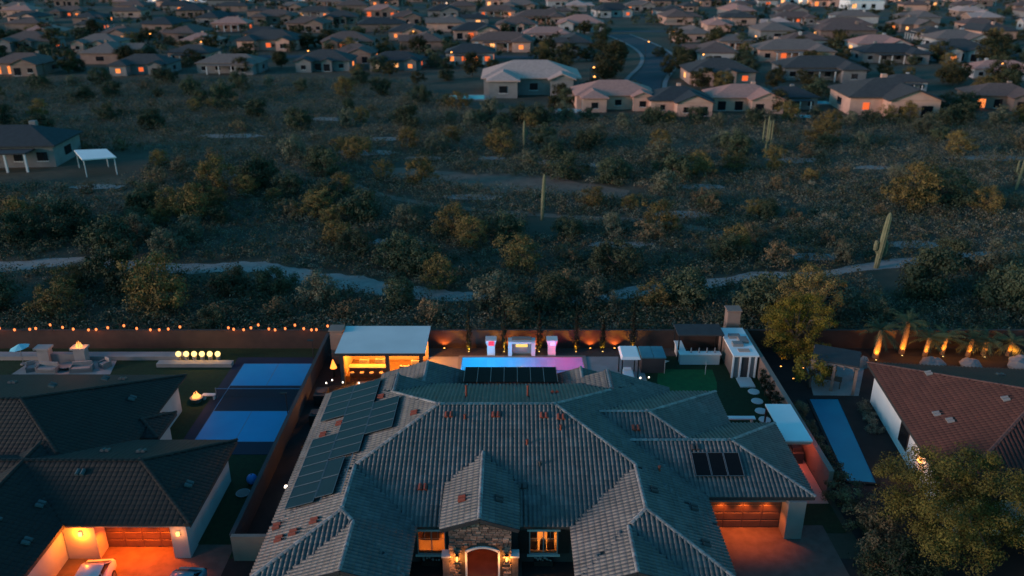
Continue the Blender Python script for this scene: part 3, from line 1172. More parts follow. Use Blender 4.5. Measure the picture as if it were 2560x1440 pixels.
ze = lambda x, y: 3.1 + PITCH * (12.3 - x)
for x, y in ((8.74, 42.18), (11.1, 41.38), (11.12, 38.1)):
    roof_vent(hroof, x, y, ze, 1, 0, 'vent_dark')
roof_pipe(hroof, 9.47, 44.57, 3.98, .35)
for x, y in ((-12.29, 50.58), (-13.25, 49.59), (-6.73, 49.11), (-11.6, 39.47), (-12.7, 38.86), (-13.49, 38.6), (-13.98, 39.94), (-9.61, 52.9)):
    roof_vent(hroof, x, y, zl, 1, 0)
zeg = lambda x, y: 4.06 + PITCH * (x + 4.15)
roof_vent(hroof, -3.0, 41.0, zeg, 1, 0)
roof_vent(hroof, -.75, 41.0, lambda x, y: 4.06 + PITCH * (.4 - x), 1, 0, 'vent_dark')
zb = lambda x, y: 6.03 - PITCH * (y - 49.5)
for x, y in ((-3.26, 51.7), (1.13, 51.7)):
    roof_pipe(hroof, x, y, zb(x, y), .9)
roof_vent(hroof, 3.14, 53.0, zb, 0, 1)
zr1 = lambda x, y: 3.1 + PITCH * (y - 43.8)
roof_vent(hroof, 8.5, 48.6, zr1, 0, 1)
roof_vent(hroof, 12.2, 46.75, zr, 0, 1, 'vent_dark')
# ------------------------------------------------------------------ left-hand neighbour
N = thing('dark_roof_house', 'house with dark flat-tile hip roofs, pale walls and orange lit garage', 'house', (-28, 47, 0))
NB = [Block(-60, 42.7, -26.5, 59.3, 3.0, gable='w'),
      Block(-36, 40.5, -19.4, 49.7, 3.0, gable='w'),
      Block(-36.2, 26, -27.0, 47, 3.0, gable='n'),
      Block(-30, 50.4, -25.3, 53.9, 2.75, m=.26, gable='w')]
nroof = build_roof(N, NB, 'flat', .33, .36, 'tile_dark', 'cap_dark', seed=8)
for (x0, y0, x1, y1) in ((-59, 43.3, -27.05, 58.7), (-35.6, 26.6, -27.55, 46), (-26.9, 42.3, -20.0, 49.1), (-29.5, 50.9, -25.75, 53.4)):
    q = MB().box(x0, y0, 0, x1, y1, 2.82)
    q.build('wall', 'stucco_w', N)
ga = MB()
ga.box(-20.95, 41.05, 0, -19.95, 42.3, 2.72)
ga.box(-27.5, 41.05, 2.35, -20.95, 42.3, 2.72)
ngw = ga.build('garage_wall', 'stucco_w', N)
ga = MB()
ga.box(-27.5, 41.0, 0, -25.55, 42.3, 2.349)
ga.build('garage_pier', 'stucco_w', N)
garage_door(N, -25.55, -20.95, 42.1, 2.35)
for lx in (-24.6, -23.25, -21.9):
    sp = MB().cyl((lx, 41.7, 2.335), (lx, 41.7, 2.348), .09, .09, 12).build('soffit_light', 'em_warm', ngw)
    lamp(sp, (lx, 41.68, 2.26), (1.0, .10, .004), 16, .05)
    lamp(sp, (lx, 41.45, 2.28), (1.0, .115, .001), 330, .06, spot=125, aim=(0, -.3, -1))
for lx, ly, lz in ((-26.4, 40.93, 1.95), (-20.45, 40.98, 1.95)):
    wlmp = MB().box(lx - .09, ly - .12, lz - .12, lx + .09, ly - .005, lz + .12).build('wall_light', 'em_warm', ngw)
    lamp(wlmp, (lx, ly - .3, lz), (1.0, .19, .006) if lx < -25 else (1.0, .28, .07), 120 if lx < -25 else 10, .07)
for x, y, zf, dx, dy in ((-38.6, 56.2, lambda x, y: 3 + PITCH * (59.3 - y), 0, 1), (-30.8, 57.6, lambda x, y: 3 + PITCH * (59.3 - y), 0, 1), (-28.6, 54.3, lambda x, y: 3 + PITCH * (-26.5 - x), 1, 0),
                         (-33.8, 53.4, lambda x, y: 3 + PITCH * (-26.5 - x), 1, 0), (-31.2, 55.9, lambda x, y: 3 + PITCH * (-26.5 - x), 1, 0), (-24.8, 46.9, lambda x, y: 3 + PITCH * (49.7 - y), 0, 1), (-27.3, 47.1, lambda x, y: 3 + PITCH * (49.7 - y), 0, 1),
                         (-27.5, 44.1, lambda x, y: 3 + PITCH * (y - 40.5), 0, 1), (-20.6, 43.9, lambda x, y: 3 + PITCH * (-19.4 - x), 1, 0),
                         (-28.8, 41.6, lambda x, y: 3 + PITCH * (-27 - x), 1, 0), (-28.0, 38.5, lambda x, y: 3 + PITCH * (-27 - x), 1, 0), (-30.2, 39.5, lambda x, y: 3 + PITCH * (-27 - x), 1, 0)):
    roof_vent(nroof, x, y, zf, dx, dy, 'vent_teal')

# ------------------------------------------------------------------ right-hand neighbour (turned a few degrees)
RA = R(-6.1)
RH = thing('red_roof_house', 'house with red barrel tile hip roof and white side wall', 'house', (29.5, 60.9, 0), rotz=RA)
RWM = Matrix.Translation((29.5, 60.9, 0)) @ Matrix.Rotation(RA, 4, 'Z')
RB = [Block(0, -18, 24, 0, 3.3), Block(5, -26, 16, -14, 3.3, gable='n')]
rroof = build_roof(RH, RB, 'barrel', .30, .40, 'tile_red', 'cap_red', seed=12, wm=RWM)
MB().box(.55, -17.4, 0, 23.4, -.6, 3.1).build('wall', 'white', RH)
MB().box(5.6, -25.4, 0, 15.4, -17.35, 3.1).build('wall', 'stucco_w', RH)
wi = MB()
wi.box(.46, -9.3, .8, .545, -7.6, .88)
wi.box(.46, -9.3, 2.3, .545, -7.6, 2.38)
wi.box(.46, -9.3, .88, .545, -9.22, 2.3)
wi.box(.46, -7.68, .88, .545, -7.6, 2.3)
rw = wi.build('window', 'black', RH)
MB().box(.5, -9.22, .88, .54, -7.68, 2.3).build('pane', 'darkglass', rw)
sl = MB().box(.3, -12.1, 1.7, .545, -11.8, 2.0).build('wall_light', 'em_warm', RH)
lamp(sl, (.1, -11.95, 1.85), (1.0, .34, .08), 18, .08)
zw = lambda x, y: 3.3 + PITCH * x
for x, y in ((3.4, -3.6), (2.1, -9.2), (2.6, -10.3), (6.6, -9.0)):
    roof_vent(rroof, x, y, zw, 1, 0, 'stucco_g')
for x, y in ((9, -3.0), (13.5, -2.6), (17.5, -3.3)):
    roof_vent(rroof, x, y, lambda x, y: 3.3 - PITCH * y, 0, 1, 'vent_teal')

# ------------------------------------------------------------------ walls between the lots
def wall(name, label, x0, y0, x1, y1, h, m='wallblock', capm=None, th=.2, group=None):
    r = thing(name, label, 'wall', ((x0 + x1) / 2, (y0 + y1) / 2, 0), group)
    if abs(x1 - x0) > abs(y1 - y0):
        MB().box(x0, y0 - th / 2, 0, x1, y0 + th / 2, h).build('wall_panel', m, r)
        MB().box(x0, y0 - th / 2 - .04, h + .001, x1, y0 + th / 2 + .04, h + .07).build('coping', capm or m, r)
    else:
        MB().box(x0 - th / 2, y0, 0, x0 + th / 2, y1, h).build('wall_panel', m, r)
        MB().box(x0 - th / 2 - .04, y0, h + .001, x0 + th / 2 + .04, y1, h + .07).build('coping', capm or m, r)
    return r


wall('garden_wall', 'long brown block wall behind the lawn, below the string lights', -75, 70.4, -17.35, 70.4, 1.8)
wall('garden_wall', 'brown block wall behind the pool, washed by orange uplights', -17.15, 70.4, 21.7, 70.4, 1.8)
wall('garden_wall', 'dark block wall behind the uplit palms of the red-roofed house', 22.1, 70.4, 75, 70.4, 1.8)
wall('garden_wall', 'tan side wall with slim dark shrubs along it, beside the dark turf', 21.85, 47.3, 21.85, 70.1, 2.0, 'stucco_t', 'stucco_t', .3)
wall('garden_wall', 'low dark wall between the blue court and the solar roof', -17.3, 41.2, -17.3, 70.1, 1.6, 'stucco_d', 'stucco_d')
wall('garden_wall', 'short grey-brown wall closing the narrow side passage', -17.2, 40.9, -14.5, 40.9, 1.8, 'stucco_t', 'stucco_t')
wall('retaining_ledge', 'long pale low ledge along the lawn before the brown wall', -62, 68.2, -30.2, 68.2, .35, 'concrete', 'concrete', .9)
wall('retaining_ledge', 'short pale ledge in front of the glowing lantern row', -32.2, 66.7, -25.4, 66.7, .3, 'concrete', 'concrete', .7)

# ------------------------------------------------------------------ sport court
C = thing('sport_court', 'blue painted sport court with dark centre band and pale lines', 'court', (-21.3, 60.7, 0))
MB().box(-25.4, 52.4, 0, -17.5, 68.3, .03).build('court_base', 'court_out', C)
MB().box(-24.46, 54.15, .026, -18.17, 58.65, .036).build('court_half', 'court_in', C)
MB().box(-24.46, 62.95, .026, -18.17, 67.0, .036).build('court_half', 'court_in', C)
MB().box(-24.46, 58.65, .026, -18.17, 62.95, .036).build('centre_band', 'court_kit', C)
for x0, y0, x1, y1 in ((-24.5, 54.1, -18.13, 54.17), (-24.5, 66.97, -18.13, 67.04), (-24.5, 58.62, -18.13, 58.68), (-24.5, 62.92, -18.13, 62.98),
                       (-24.5, 54.17, -24.43, 58.62), (-24.5, 58.68, -24.43, 62.92), (-24.5, 62.98, -24.43, 66.97), (-18.2, 54.17, -18.13, 58.62), (-18.2, 58.68, -18.13, 62.92), (-18.2, 62.98, -18.13, 66.97),
                       (-21.35, 54.17, -21.28, 58.62), (-21.35, 62.98, -21.28, 66.97)):
    MB().box(x0, y0, .034, x1, y1, .041).build('court_line', 'line', C)
NT = thing('court_net', 'black net on two slim posts across the blue court', 'net', (-21.3, 60.8, .041))
for x in (-24.9, -17.75):
    MB().cyl((x, 60.8, .041), (x, 60.8, 1.0), .04, .04, 8).build('post', 'metal', NT)
nb = MB()
for k in range(15):
    nb.bar((-24.86, 60.8, .12 + k * .055), (-17.79, 60.8, .12 + k * .055), .008, .008)
for k in range(70):
    nb.bar((-24.86 + k * .101, 60.8, .1), (-24.86 + k * .101, 60.8, .9), .008, .008)
nb.build('mesh', 'black', NT)['kind'] = 'stuff'
MB().box(-24.86, 60.78, .9, -17.79, 60.82, .96).build('net_band', 'line', NT)
for px, py in ((-17.75, 65.9), (-17.72, 56.5)):
    t = thing('court_lamp', 'slim black lamp post beside the ' + ('far' if py > 60 else 'near') + ' half of the blue court', 'lamp post', (px, py, .03))
    MB().cyl((px, py, .03), (px, py, 2.9), .045, .035, 8).build('pole', 'black', t)
    MB().box(px - .42, py - .12, 2.9, px + .08, py + .12, 2.98).build('lamp_head', 'black', t)

# ------------------------------------------------------------------ string lights and left-hand garden
def string_lights(name, label, x0, x1, n, y, gaps):
    t = thing(name, label, 'string lights', ((x0 + x1) / 2, y, 0))
    pts, rg = [], random.Random(int(x0 * 10))
    k = max(3, int(abs(x1 - x0) / 5))
    posts = [x0 + (x1 - x0) * i / k for i in range(k + 1)]
    for px in posts:
        MB().cyl((px, y, 1.85), (px, y, 2.75), .025, .025, 6).build('post', 'black', t)
    cab = []
    for a, c in zip(posts, posts[1:]):
        for i in range(8):
            s_ = i / 8
            cab.append((a + (c - a) * s_, y, 2.7 - .55 * 4 * s_ * (1 - s_)))
    cab.append((posts[-1], y, 2.7))
    MB().tube(cab, .012, 5).build('cable', 'black', t)
    L = []
    for i in range(n):
        x = x0 + (x1 - x0) * (i + .5 + rg.uniform(-.32, .32)) / n
        s_ = ((x - x0) / (x1 - x0) * k) % 1
        z_ = 2.7 - .55 * 4 * s_ * (1 - s_) - .1
        bu = MB().ball((x, y, z_), .11, 8, 6, 1.3).build('bulb', 'em_bulb', t)
        MB().cyl((x, y, z_ + .08), (x, y, z_ + .15), .03, .03, 6).build('socket', 'black', bu)
        if i % 4 == 1:
            lamp(bu, (x, y - .25, z_ - .05), (1.0, .20, .05), 5, .06)
    return t


string_lights('string_lights', 'sagging string of warm bulbs above the brown wall by the seating terrace', -49.5, -30.3, 17, 70.0, 0)
string_lights('string_lights', 'sagging string of warm bulbs above the brown wall behind the blue court', -27.2, -17.0, 13, 70.0, 0)

sheet('terrace', [(-44.6, 65.0), (-35.8, 65.0), (-36.4, 67.7), (-44.2, 67.7)], .02, 'concrete')
F = thing('garden_fireplace', 'pale outdoor fireplace with two stub columns and a small fire on the terrace', 'fireplace', (-40.6, 67.3, .02))
for x in (-42.6, -39.3):
    MB().box(x - .5, 66.9, .02, x + .5, 67.65, 1.5).build('column', 'concrete', F)
    MB().box(x - .7, 66.75, 1.501, x + .7, 67.69, 1.68).build('column_cap', 'concrete', F)
MB().box(-42.1, 67.2, .02, -39.8, 67.6, .9).build('hearth', 'stucco_g', F)
fl = MB()
for k in range(7):
    a = k * .9
    fl.cyl((-39.9 + .28 * math.cos(a), 67.2 + .2 * math.sin(a), 1.68), (-39.9 + .15 * math.cos(a), 67.2 + .1 * math.sin(a), 2.0 + .12 * (k % 3)), .07, .01, 6)
fl.v = [(x + .6, y, z_) for x, y, z_ in fl.v]
fl.build('flame', 'em_fire', F)
lamp(F, (-39.3, 67.0, 2.3), (1.0, .3, .06), 40, .12)
for k, (x, y, rz, kind) in enumerate(((-43.2, 65.8, .5, 'chair'), (-41.6, 65.6, -.1, 'sofa'), (-38.6, 65.7, .15, 'sofa'), (-36.9, 66.5, -.6, 'chair'))):
    t = thing('garden_' + kind, ('grey cushioned garden sofa with its back to the ' + ('left end of the terrace' if k == 1 else 'right end of the terrace')) if kind == 'sofa' else ('pale garden armchair beside the ' + ('grey sofas, turned to the house' if k == 0 else 'terrace edge, turned to the court')), kind, (x, y, .02), rotz=rz)
    wd = .95 if kind == 'sofa' else .45
    MB().box(-wd, -.4, 0, wd, .4, .22).build('frame', 'stucco_g', t)
    MB().box(-wd + .12, -.38, .221, wd - .12, .25, .42).build('seat_cushion', 'cushion', t, bevel=.04)
    MB().box(-wd + .1, .26, .221, wd - .1, .4, .8).build('backrest', 'cushion', t, bevel=.04)
    for s in (-1, 1):
        xa, xb = sorted((s * wd, s * (wd - .11)))
        MB().box(xa, -.39, .221, xb, .39, .55).build('armrest', 'stucco_g', t)
t = thing('fire_table', 'low round dark table in the middle of the terrace', 'table', (-40.2, 66.1, .02))
MB().cyl((-40.2, 66.1, .02), (-40.2, 66.1, .32), .42, .5, 16).build('base', 'stucco_d', t)
MB().cyl((-40.2, 66.1, .321), (-40.2, 66.1, .38), .62, .62, 16).build('top', 'stucco_g', t)
t = thing('patio_umbrella', 'pale blue tilted garden umbrella standing on the lawn by the terrace', 'umbrella', (-44.6, 67.0, .008))
MB().cyl((-44.6, 67.0, .008), (-44.6, 67.0, .1), .28, .25, 12).build('base', 'stucco_g', t)
MB().cyl((-44.6, 67.0, .1), (-44.6, 67.0, 1.9), .03, .03, 8).build('pole', 'metal', t)
u = MB()
n = 8
u.add([(-44.6, 67.0, 2.05)] + [(-44.6 + .85 * math.cos(2 * math.pi * i / n), 67.0 + .85 * math.sin(2 * math.pi * i / n), 1.68 + .12 * math.cos(2 * math.pi * i / n)) for i in range(n)]
      + [(-44.6, 67.0, 2.0)], [(0, 1 + i, 1 + (i + 1) % n) for i in range(n)] + [(9, 1 + (i + 1) % n, 1 + i) for i in range(n)])
u.build('canopy', 'umbrella', t)
for k in range(6):
    x = -30.6 + k * .72
    t = thing('garden_lantern', 'globe lantern glowing yellow in the row on the pale ledge', 'lantern', (x, 67.62, .0), 'lanterns in a row on the ledge')
    MB().cyl((x, 67.62, .0), (x, 67.62, .5), .16, .2, 10).build('pedestal', 'concrete', t)
    MB().ball((x, 67.62, .74), .25, 12, 8).build('globe', 'em_yellow', t, smooth=True)
    if k % 2:
        lamp(t, (x, 67.3, 1.2), (1.0, .45, .06), 14, .15)
t = thing('fire_bowl', 'round fire bowl burning orange beside the pale house wall', 'fire bowl', (-26.35, 60.2, .008))
MB().cyl((-26.35, 60.2, .008), (-26.35, 60.2, .45), .28, .55, 14).build('bowl', 'stucco_g', t)
fl = MB()
for k in range(8):
    a = k * .78
    fl.cyl((-26.35 + .28 * math.cos(a), 60.2 + .28 * math.sin(a), .45), (-26.35 + .1 * math.cos(a), 60.2 + .1 * math.sin(a), .75 + .12 * (k % 3)), .12, .015, 6)
fl.build('flame', 'em_fire', t)
lamp(t, (-26.35, 60.1, 1.1), (1.0, .36, .08), 18, .15)
t = thing('garden_bench', 'short white bench on the lawn beside the fire bowl', 'bench', (-25.5, 60.6, .008))
MB().box(-26.0, 60.45, .4, -24.9, 60.85, .48).build('seat', 'offwhite', t)
for x in (-25.85, -25.05):
    MB().box(x - .06, 60.5, .008, x + .06, 60.8, .399).build('leg', 'offwhite', t)
t = thing('toy_ball', 'big bright blue ball lying by the dark side wall', 'ball', (-18.4, 48.8, .008))
MB().ball((-18.4, 48.8, .39), .38, 14, 9).build('shell', 'ball', t, smooth=True)
MB().cyl((-18.4, 48.8, .76), (-18.4, 48.8, .80), .05, .04, 8).build('valve', 'black', t)
t = thing('water_tray', 'shallow pale round tray lying on the grass near the blue ball', 'tray', (-18.7, 47.6, .008))
MB().cyl((-18.7, 47.6, .008), (-18.7, 47.6, .1), .42, .5, 16).build('rim', 'trim', t)
MB().cyl((-18.7, 47.6, .101), (-18.7, 47.6, .106), .44, .44, 16).build('base', 'stucco_g', t)
t = thing('utility_light', 'small white lit lamp on a post in the narrow side passage', 'lamp', (-15.5, 47.2, .008))
MB().cyl((-15.5, 47.2, .008), (-15.5, 47.2, .85), .03, .03, 8).build('post', 'black', t)
MB().box(-15.62, 47.1, .851, -15.38, 47.3, .95).build('lamp_head', 'em_white', t)
for x, y, ln, hh in ((-15.9, 60.2, 1.5, 1.0), (-15.6, 57.0, 1.1, .9)):
    t = thing('air_conditioner', 'boxy dark ' + ('large' if ln > 1.2 else 'small') + ' air conditioner in the side passage', 'air conditioner', (x, y, .008))
    MB().box(x - .5, y - ln / 2, .008, x + .5, y + ln / 2, hh).build('casing', 'black', t)
    MB().cyl((x, y, hh + .001), (x, y, hh + .05), .36, .36, 14).build('fan_grille', 'stucco_d', t)

# ------------------------------------------------------------------ pavilion behind the main house
PV = thing('garden_pavilion', 'open pavilion with pale flat roof and glowing orange interior', 'pavilion', (-11.4, 65.8, .01))
rf = MB()
rf.add([(-15.15, 63.05, 3.12), (-7.45, 63.05, 3.12), (-7.45, 68.35, 3.22), (-15.15, 68.35, 3.22), (-15.15, 63.05, 2.96), (-7.45, 63.05, 2.96), (-7.45, 68.35, 3.06), (-15.15, 68.35, 3.06)],
       [(0, 1, 2, 3), (7, 6, 5, 4), (0, 4, 5, 1), (1, 5, 6, 2), (2, 6, 7, 3), (3, 7, 4, 0)])
prf = rf.build('roof', 'offwhite', PV)
MB().box(-15.19, 63.0, 2.86, -7.41, 63.045, 3.10).build('fascia_board', 'fascia', prf)
for x in (-14.7, -10.75, -7.85):
    MB().box(x - .16, 63.3, .01, x + .16, 63.62, 2.94).build('post', 'stucco_d', PV)
MB().box(-14.9, 67.9, .01, -7.7, 68.1, 3.0).build('back_wall', 'woodlight', PV)
MB().box(-14.9, 63.7, .01, -14.7, 67.89, 2.98).build('side_wall', 'woodlight', PV)
MB().box(-14.69, 63.7, .012, -7.7, 67.89, .02).build('floor', 'wood', PV)
tv = thing('television', 'flat dark television on the back wall of the glowing pavilion', 'television', (-12.6, 67.85, 1.5))
MB().box(-13.3, 67.82, 1.35, -11.9, 67.89, 2.15).build('screen', 'black', tv)
MB().box(-12.7, 67.885, 1.6, -12.5, 67.899, 1.9).build('bracket', 'metal', tv)
t = thing('bar_counter', 'long wooden bar counter at the front of the glowing pavilion', 'bar counter', (-12.6, 64.6, .02))
MB().box(-14.3, 64.4, .02, -11.1, 64.9, 1.0).build('cabinet', 'wood', t)
MB().box(-14.4, 64.3, 1.001, -11.0, 65.0, 1.07).build('worktop', 'woodlight', t)
for k in range(4):
    x = -14.0 + k * .85
    t = thing('bar_stool', 'wooden bar stool at the glowing pavilion counter', 'stool', (x, 63.95, .02), 'stools at the pavilion bar')
    MB().cyl((x, 63.95, .72), (x, 63.95, .8), .19, .19, 12).build('seat', 'woodlight', t)
    for sx, sy in ((-1, -1), (1, -1), (1, 1), (-1, 1)):
        MB().cyl((x + sx * .18, 63.95 + sy * .18, .02), (x + sx * .1, 63.95 + sy * .1, .719), .02, .02, 6).build('leg', 'wood', t)
for k, (x, y) in enumerate(((-13.4, 66.6), (-12.0, 66.7), (-9.6, 65.4), (-8.7, 66.4))):
    t = thing('lounge_chair', ('cushioned lounge chair below the pavilion television' if k < 2 else 'cushioned lounge chair under the open right-hand end of the pavilion'), 'chair', (x, y, .02), 'lounge chairs in the pavilion')
    MB().box(x - .4, y - .4, .02, x + .4, y + .4, .4).build('seat', 'cushion', t, bevel=.05)
    MB().box(x - .4, y - .4, .401, x + .4, y - .25, .85).build('backrest', 'cushion', t, bevel=.04)
    for s in (-1, 1):
        xa, xb = sorted((x + s * .4, x + s * .29))
        MB().box(xa, y - .24, .401, xb, y + .4, .6).build('armrest', 'cushion', t)
for x, y, e in ((-13.4, 65.5, 280), (-11.9, 66.8, 300), (-9.4, 65.2, 400), (-8.4, 67.0, 200)):
    dl = MB().cyl((x, y, 2.90), (x, y, 2.94), .1, .1, 12).build('ceiling_light', 'em_warm', prf)
    lamp(dl, (x, y, 2.8), (1.0, .32, .03), e, .1)
ch = MB().box(-16.4, 67.0, .01, -15.3, 68.1, 3.3)
t = thing('chimney_stack', 'tan square outdoor chimney at the corner of the pale pavilion roof', 'chimney', (-15.85, 67.55, .01))
ch.build('stack', 'stucco_t', t)
MB().box(-16.5, 66.9, 3.301, -15.2, 68.2, 3.42).build('stack_cap', 'stucco_t', t)
cn = thing('fire_cone', 'small orange glowing cone lamp left of the pavilion', 'lamp', (-15.75, 64.6, .008))
MB().cyl((-15.75, 64.6, .008), (-15.75, 64.6, .9), .12, .1, 10).build('base', 'black', cn)
MB().cyl((-15.75, 64.6, .901), (-15.75, 64.6, 1.7), .3, .03, 12).build('shade', emis('em_cone', (1.0, .22, .03), 1.2), cn)

# ------------------------------------------------------------------ pool and its water features
PX0, PX1, PY0, PY1 = -4.65, 6.55, 61.5, 68.35
P0 = thing('swimming_pool', 'long swimming pool glowing blue and magenta below the solar roof', 'pool', (1, 65, 0))
sb = MB()
sb.box(PX0 - .2, PY0 - .2, -1.3, PX1 + .2, PY0, -.004)
sb.box(PX0 - .2, PY1, -1.3, PX1 + .2, PY1 + .2, -.004)
sb.box(PX0 - .2, PY0, -1.3, PX0, PY1, -.004)
sb.box(PX1, PY0, -1.3, PX1 + .2, PY1, -.004)
sb.build('basin_wall', 'plaster', P0)
MB().box(PX0 - .2, PY0 - .2, -1.5, PX1 + .2, PY1 + .2, -1.301).build('basin_floor', 'plaster', P0)
for x0, y0, x1, y1 in ((PX0 - .3, PY0 - .3, PX1 + .3, PY0 + .05), (PX0 - .3, PY1 - .05, PX1 + .3, PY1 + .25), (PX0 - .3, PY0 + .05, PX0 + .05, PY1 - .05), (PX1 - .05, PY0 + .05, PX1 + .3, PY1 - .05)):
    MB().box(x0, y0, .014, x1, y1, .07).build('coping', 'stucco_g', P0)
MB().add([(PX0, PY0, -.06), (PX1, PY0, -.06), (PX1, PY1, -.06), (PX0, PY1, -.06)], [(0, 1, 2, 3)]).build('water', 'water', P0)
for x, col, e in ((-3.6, (.0, .47, .85), 130), (-1.2, (.0, .45, .85), 110), (1.0, (.0, .40, .75), 70), (4.6, (1.0, .004, .07), 300), (6.35, (.0, .45, .55), 22)):
    pl = MB().cyl((x, PY0 + .01, -.6), (x, PY0 + .05, -.6), .12, .12, 10).build('pool_light', 'em_cyan' if col[0] < .5 else 'em_pink', P0)
    lamp(pl, (x, 65.2, -.5 if col[0] < .5 else -.9), col, e, .3)


def pedestal(x, em, col, word):
    t = thing('water_bowl', 'square pale pedestal bowl glowing %s at the back edge of the pool' % word, 'water bowl', (x, 68.9, .012))
    MB().box(x - .36, 68.6, .012, x + .36, 69.2, 1.05).build('pedestal', 'offwhite', t)
    q = MB()
    q.add([(x - .36, 68.55, 1.051), (x + .36, 68.55, 1.051), (x + .36, 69.25, 1.051), (x - .36, 69.25, 1.051), (x - .52, 68.4, 1.7), (x + .52, 68.4, 1.7), (x + .52, 69.4, 1.7), (x - .52, 69.4, 1.7)],
          [(0, 3, 2, 1), (0, 1, 5, 4), (1, 2, 6, 5), (2, 3, 7, 6), (3, 0, 4, 7), (4, 5, 6, 7)])
    q.build('bowl', 'offwhite', t)
    MB().box(x - .2, 68.34, 1.2, x + .3, 68.39, 1.62).build('glow_panel', em, t)
    lamp(t, (x, 68.1, 1.5), col, 1, .1)


pedestal(-1.95, 'em_pink', (1, .1, .2), 'red')
pedestal(3.7, 'em_purple', (.7, .4, 1), 'violet')
t = thing('water_wall', 'pale square water feature with yellow lit niche in the middle of the pool edge', 'fountain', (.9, 69.0, .012))
for x in (-.18, 1.98):
    MB().box(x - .18, 68.45, .012, x + .18, 69.4, 1.55).build('pillar', 'offwhite', t)
MB().box(.005, 68.85, .012, 1.795, 69.3, 1.7).build('panel', 'stucco_g', t)
MB().box(.005, 68.5, 1.45, 1.795, 69.35, 1.72).v
MB().box(.005, 68.4, 1.35, 1.795, 68.84, 1.55).build('lintel', 'offwhite', t)
MB().box(.35, 68.80, .85, 1.45, 68.845, 1.3).build('niche_light', 'em_niche', t)
lamp(t, (.9, 68.5, 1.0), (1, .6, .12), 3, .15)


# slim cypresses with uplights in the bed behind the pool
def uplight(parent, x, y, z0, col, e, aim=(0, .08, 1)):
    u_ = MB().cyl((x, y, z0), (x, y, z0 + .14), .06, .085, 8).build('uplight', 'black', parent)
    MB().cyl((x, y, z0 + .141), (x, y, z0 + .15), .07, .07, 8).build('lens', 'em_yellow', u_)
    lamp(u_, (x, y, z0 + .25), col, e, .06, spot=110, aim=aim)


for k, x in enumerate((-6.4, -.2, 2.2, 7.4, 9.7)):
    t = thing('wall_washer', 'small black lamp washing the brown wall behind the pool with orange', 'lamp', (x, 69.95, .012), 'lamps washing the pool wall')
    MB().box(x - .09, 69.86, .012, x + .09, 70.04, .16).build('housing', 'black', t)
    MB().box(x - .07, 69.9, .161, x + .07, 70.03, .165).build('lens', 'em_warm', t)
    lamp(t, (x, 69.9, .28), (1.0, .20, .03), 70, .06, spot=120, aim=(0, .5, 1))

# cabana, spa, bar, pool house, shelters on the right-hand side
t = thing('cabana', 'small white canopy on four dark posts at the edge of the pool deck', 'cabana', (10.2, 64.6, .01))
for x in (9.55, 10.95):
    for y in (63.5, 65.6):
        MB().box(x - .045, y - .045, .01, x + .045, y + .045, 2.34).build('post', 'black', t)
cq = MB()
cq.add([(9.4, 63.3, 2.35), (11.1, 63.3, 2.35), (11.1, 65.8, 2.35), (9.4, 65.8, 2.35), (9.55, 63.5, 2.55), (10.95, 63.5, 2.55), (10.95, 65.6, 2.55), (9.55, 65.6, 2.55)],
       [(0, 3, 2, 1), (4, 5, 6, 7), (0, 1, 5, 4), (1, 2, 6, 5), (2, 3, 7, 6), (3, 0, 4, 7)])
cq.build('canopy', 'white', t)
t = thing('daybed', 'white cushioned daybed under the small white canopy', 'daybed', (10.25, 64.5, .01))
MB().box(9.75, 63.7, .01, 10.75, 65.2, .3).build('base', 'offwhite', t)
MB().box(9.8, 63.75, .301, 10.7, 65.15, .48).build('mattress', 'white', t, bevel=.05)
MB().box(9.9, 64.9, .481, 10.6, 65.15, .7).build('pillow', 'white', t, bevel=.06)
t = thing('spa_cover', 'dark square spa with teal folding lid beside the brown wall', 'hot tub', (12.6, 66.4, .008))
MB().box(11.55, 65.3, .008, 13.65, 67.5, 1.45).build('cabinet', 'stucco_d', t)
for x0, x1 in ((11.5, 12.585), (12.615, 13.7)):
    MB().box(x0, 65.25, 1.451, x1, 67.55, 1.58).build('lid', mat('lid_teal', (.06, .20, .25), (.05, .17, .215), 1, .6), t, bevel=.03)
t = thing('outdoor_bar', 'white L-shaped bar counter facing the putting green', 'bar counter', (17.1, 67.3, .008))
MB().box(15.3, 66.9, .008, 18.9, 67.4, 1.0).build('front_counter', 'offwhite', t)
MB().box(15.2, 66.8, 1.001, 19.0, 67.5, 1.09).build('worktop', 'white', t)
MB().box(15.3, 67.51, .008, 15.8, 69.6, 1.0).build('side_counter', 'offwhite', t)
MB().box(15.2, 67.52, 1.001, 15.9, 69.7, 1.09).build('worktop', 'white', t)
t = thing('bar_shelter', 'flat dark roof on posts behind the white bar counter', 'shelter', (17.1, 68.7, .008))
MB().box(15.1, 67.6, 2.55, 19.3, 69.95, 2.68).build('roof', 'roof_slate', t)
for x in (15.25, 19.15):
    for y in (67.75, 69.8):
        MB().box(x - .06, y - .06, 1.0 if False else .008, x + .06, y + .06, 2.549).build('post', 'black', t)
for k in range(4):
    x = 16.3 + k * .72
    t = thing('glass_carafe', 'tall pale carafe standing on the white bar counter', 'carafe', (x, 67.2, 1.09), 'carafes along the white bar')
    MB().cyl((x, 67.2, 1.09), (x, 67.2, 1.42), .09, .05, 10).build('body', 'trim', t)
    MB().cyl((x, 67.2, 1.42), (x, 67.2, 1.56), .035, .06, 10).build('neck', 'trim', t)
t = thing('pool_house', 'narrow white flat-roofed pool house against the tan side wall', 'pool house', (20.45, 67.3, .008))
MB().box(19.5, 64.5, .008, 21.5, 69.9, 2.1).build('wall', 'stucco_g', t)
MB().box(19.35, 64.3, 2.101, 21.6, 70.05, 2.24).build('roof', 'white', t)
for x in (19.42, 20.05, 20.85, 21.4):
    MB().box(x - .07, 64.36, .008, x + .07, 64.499, 2.1).build('pilaster', 'white', t)
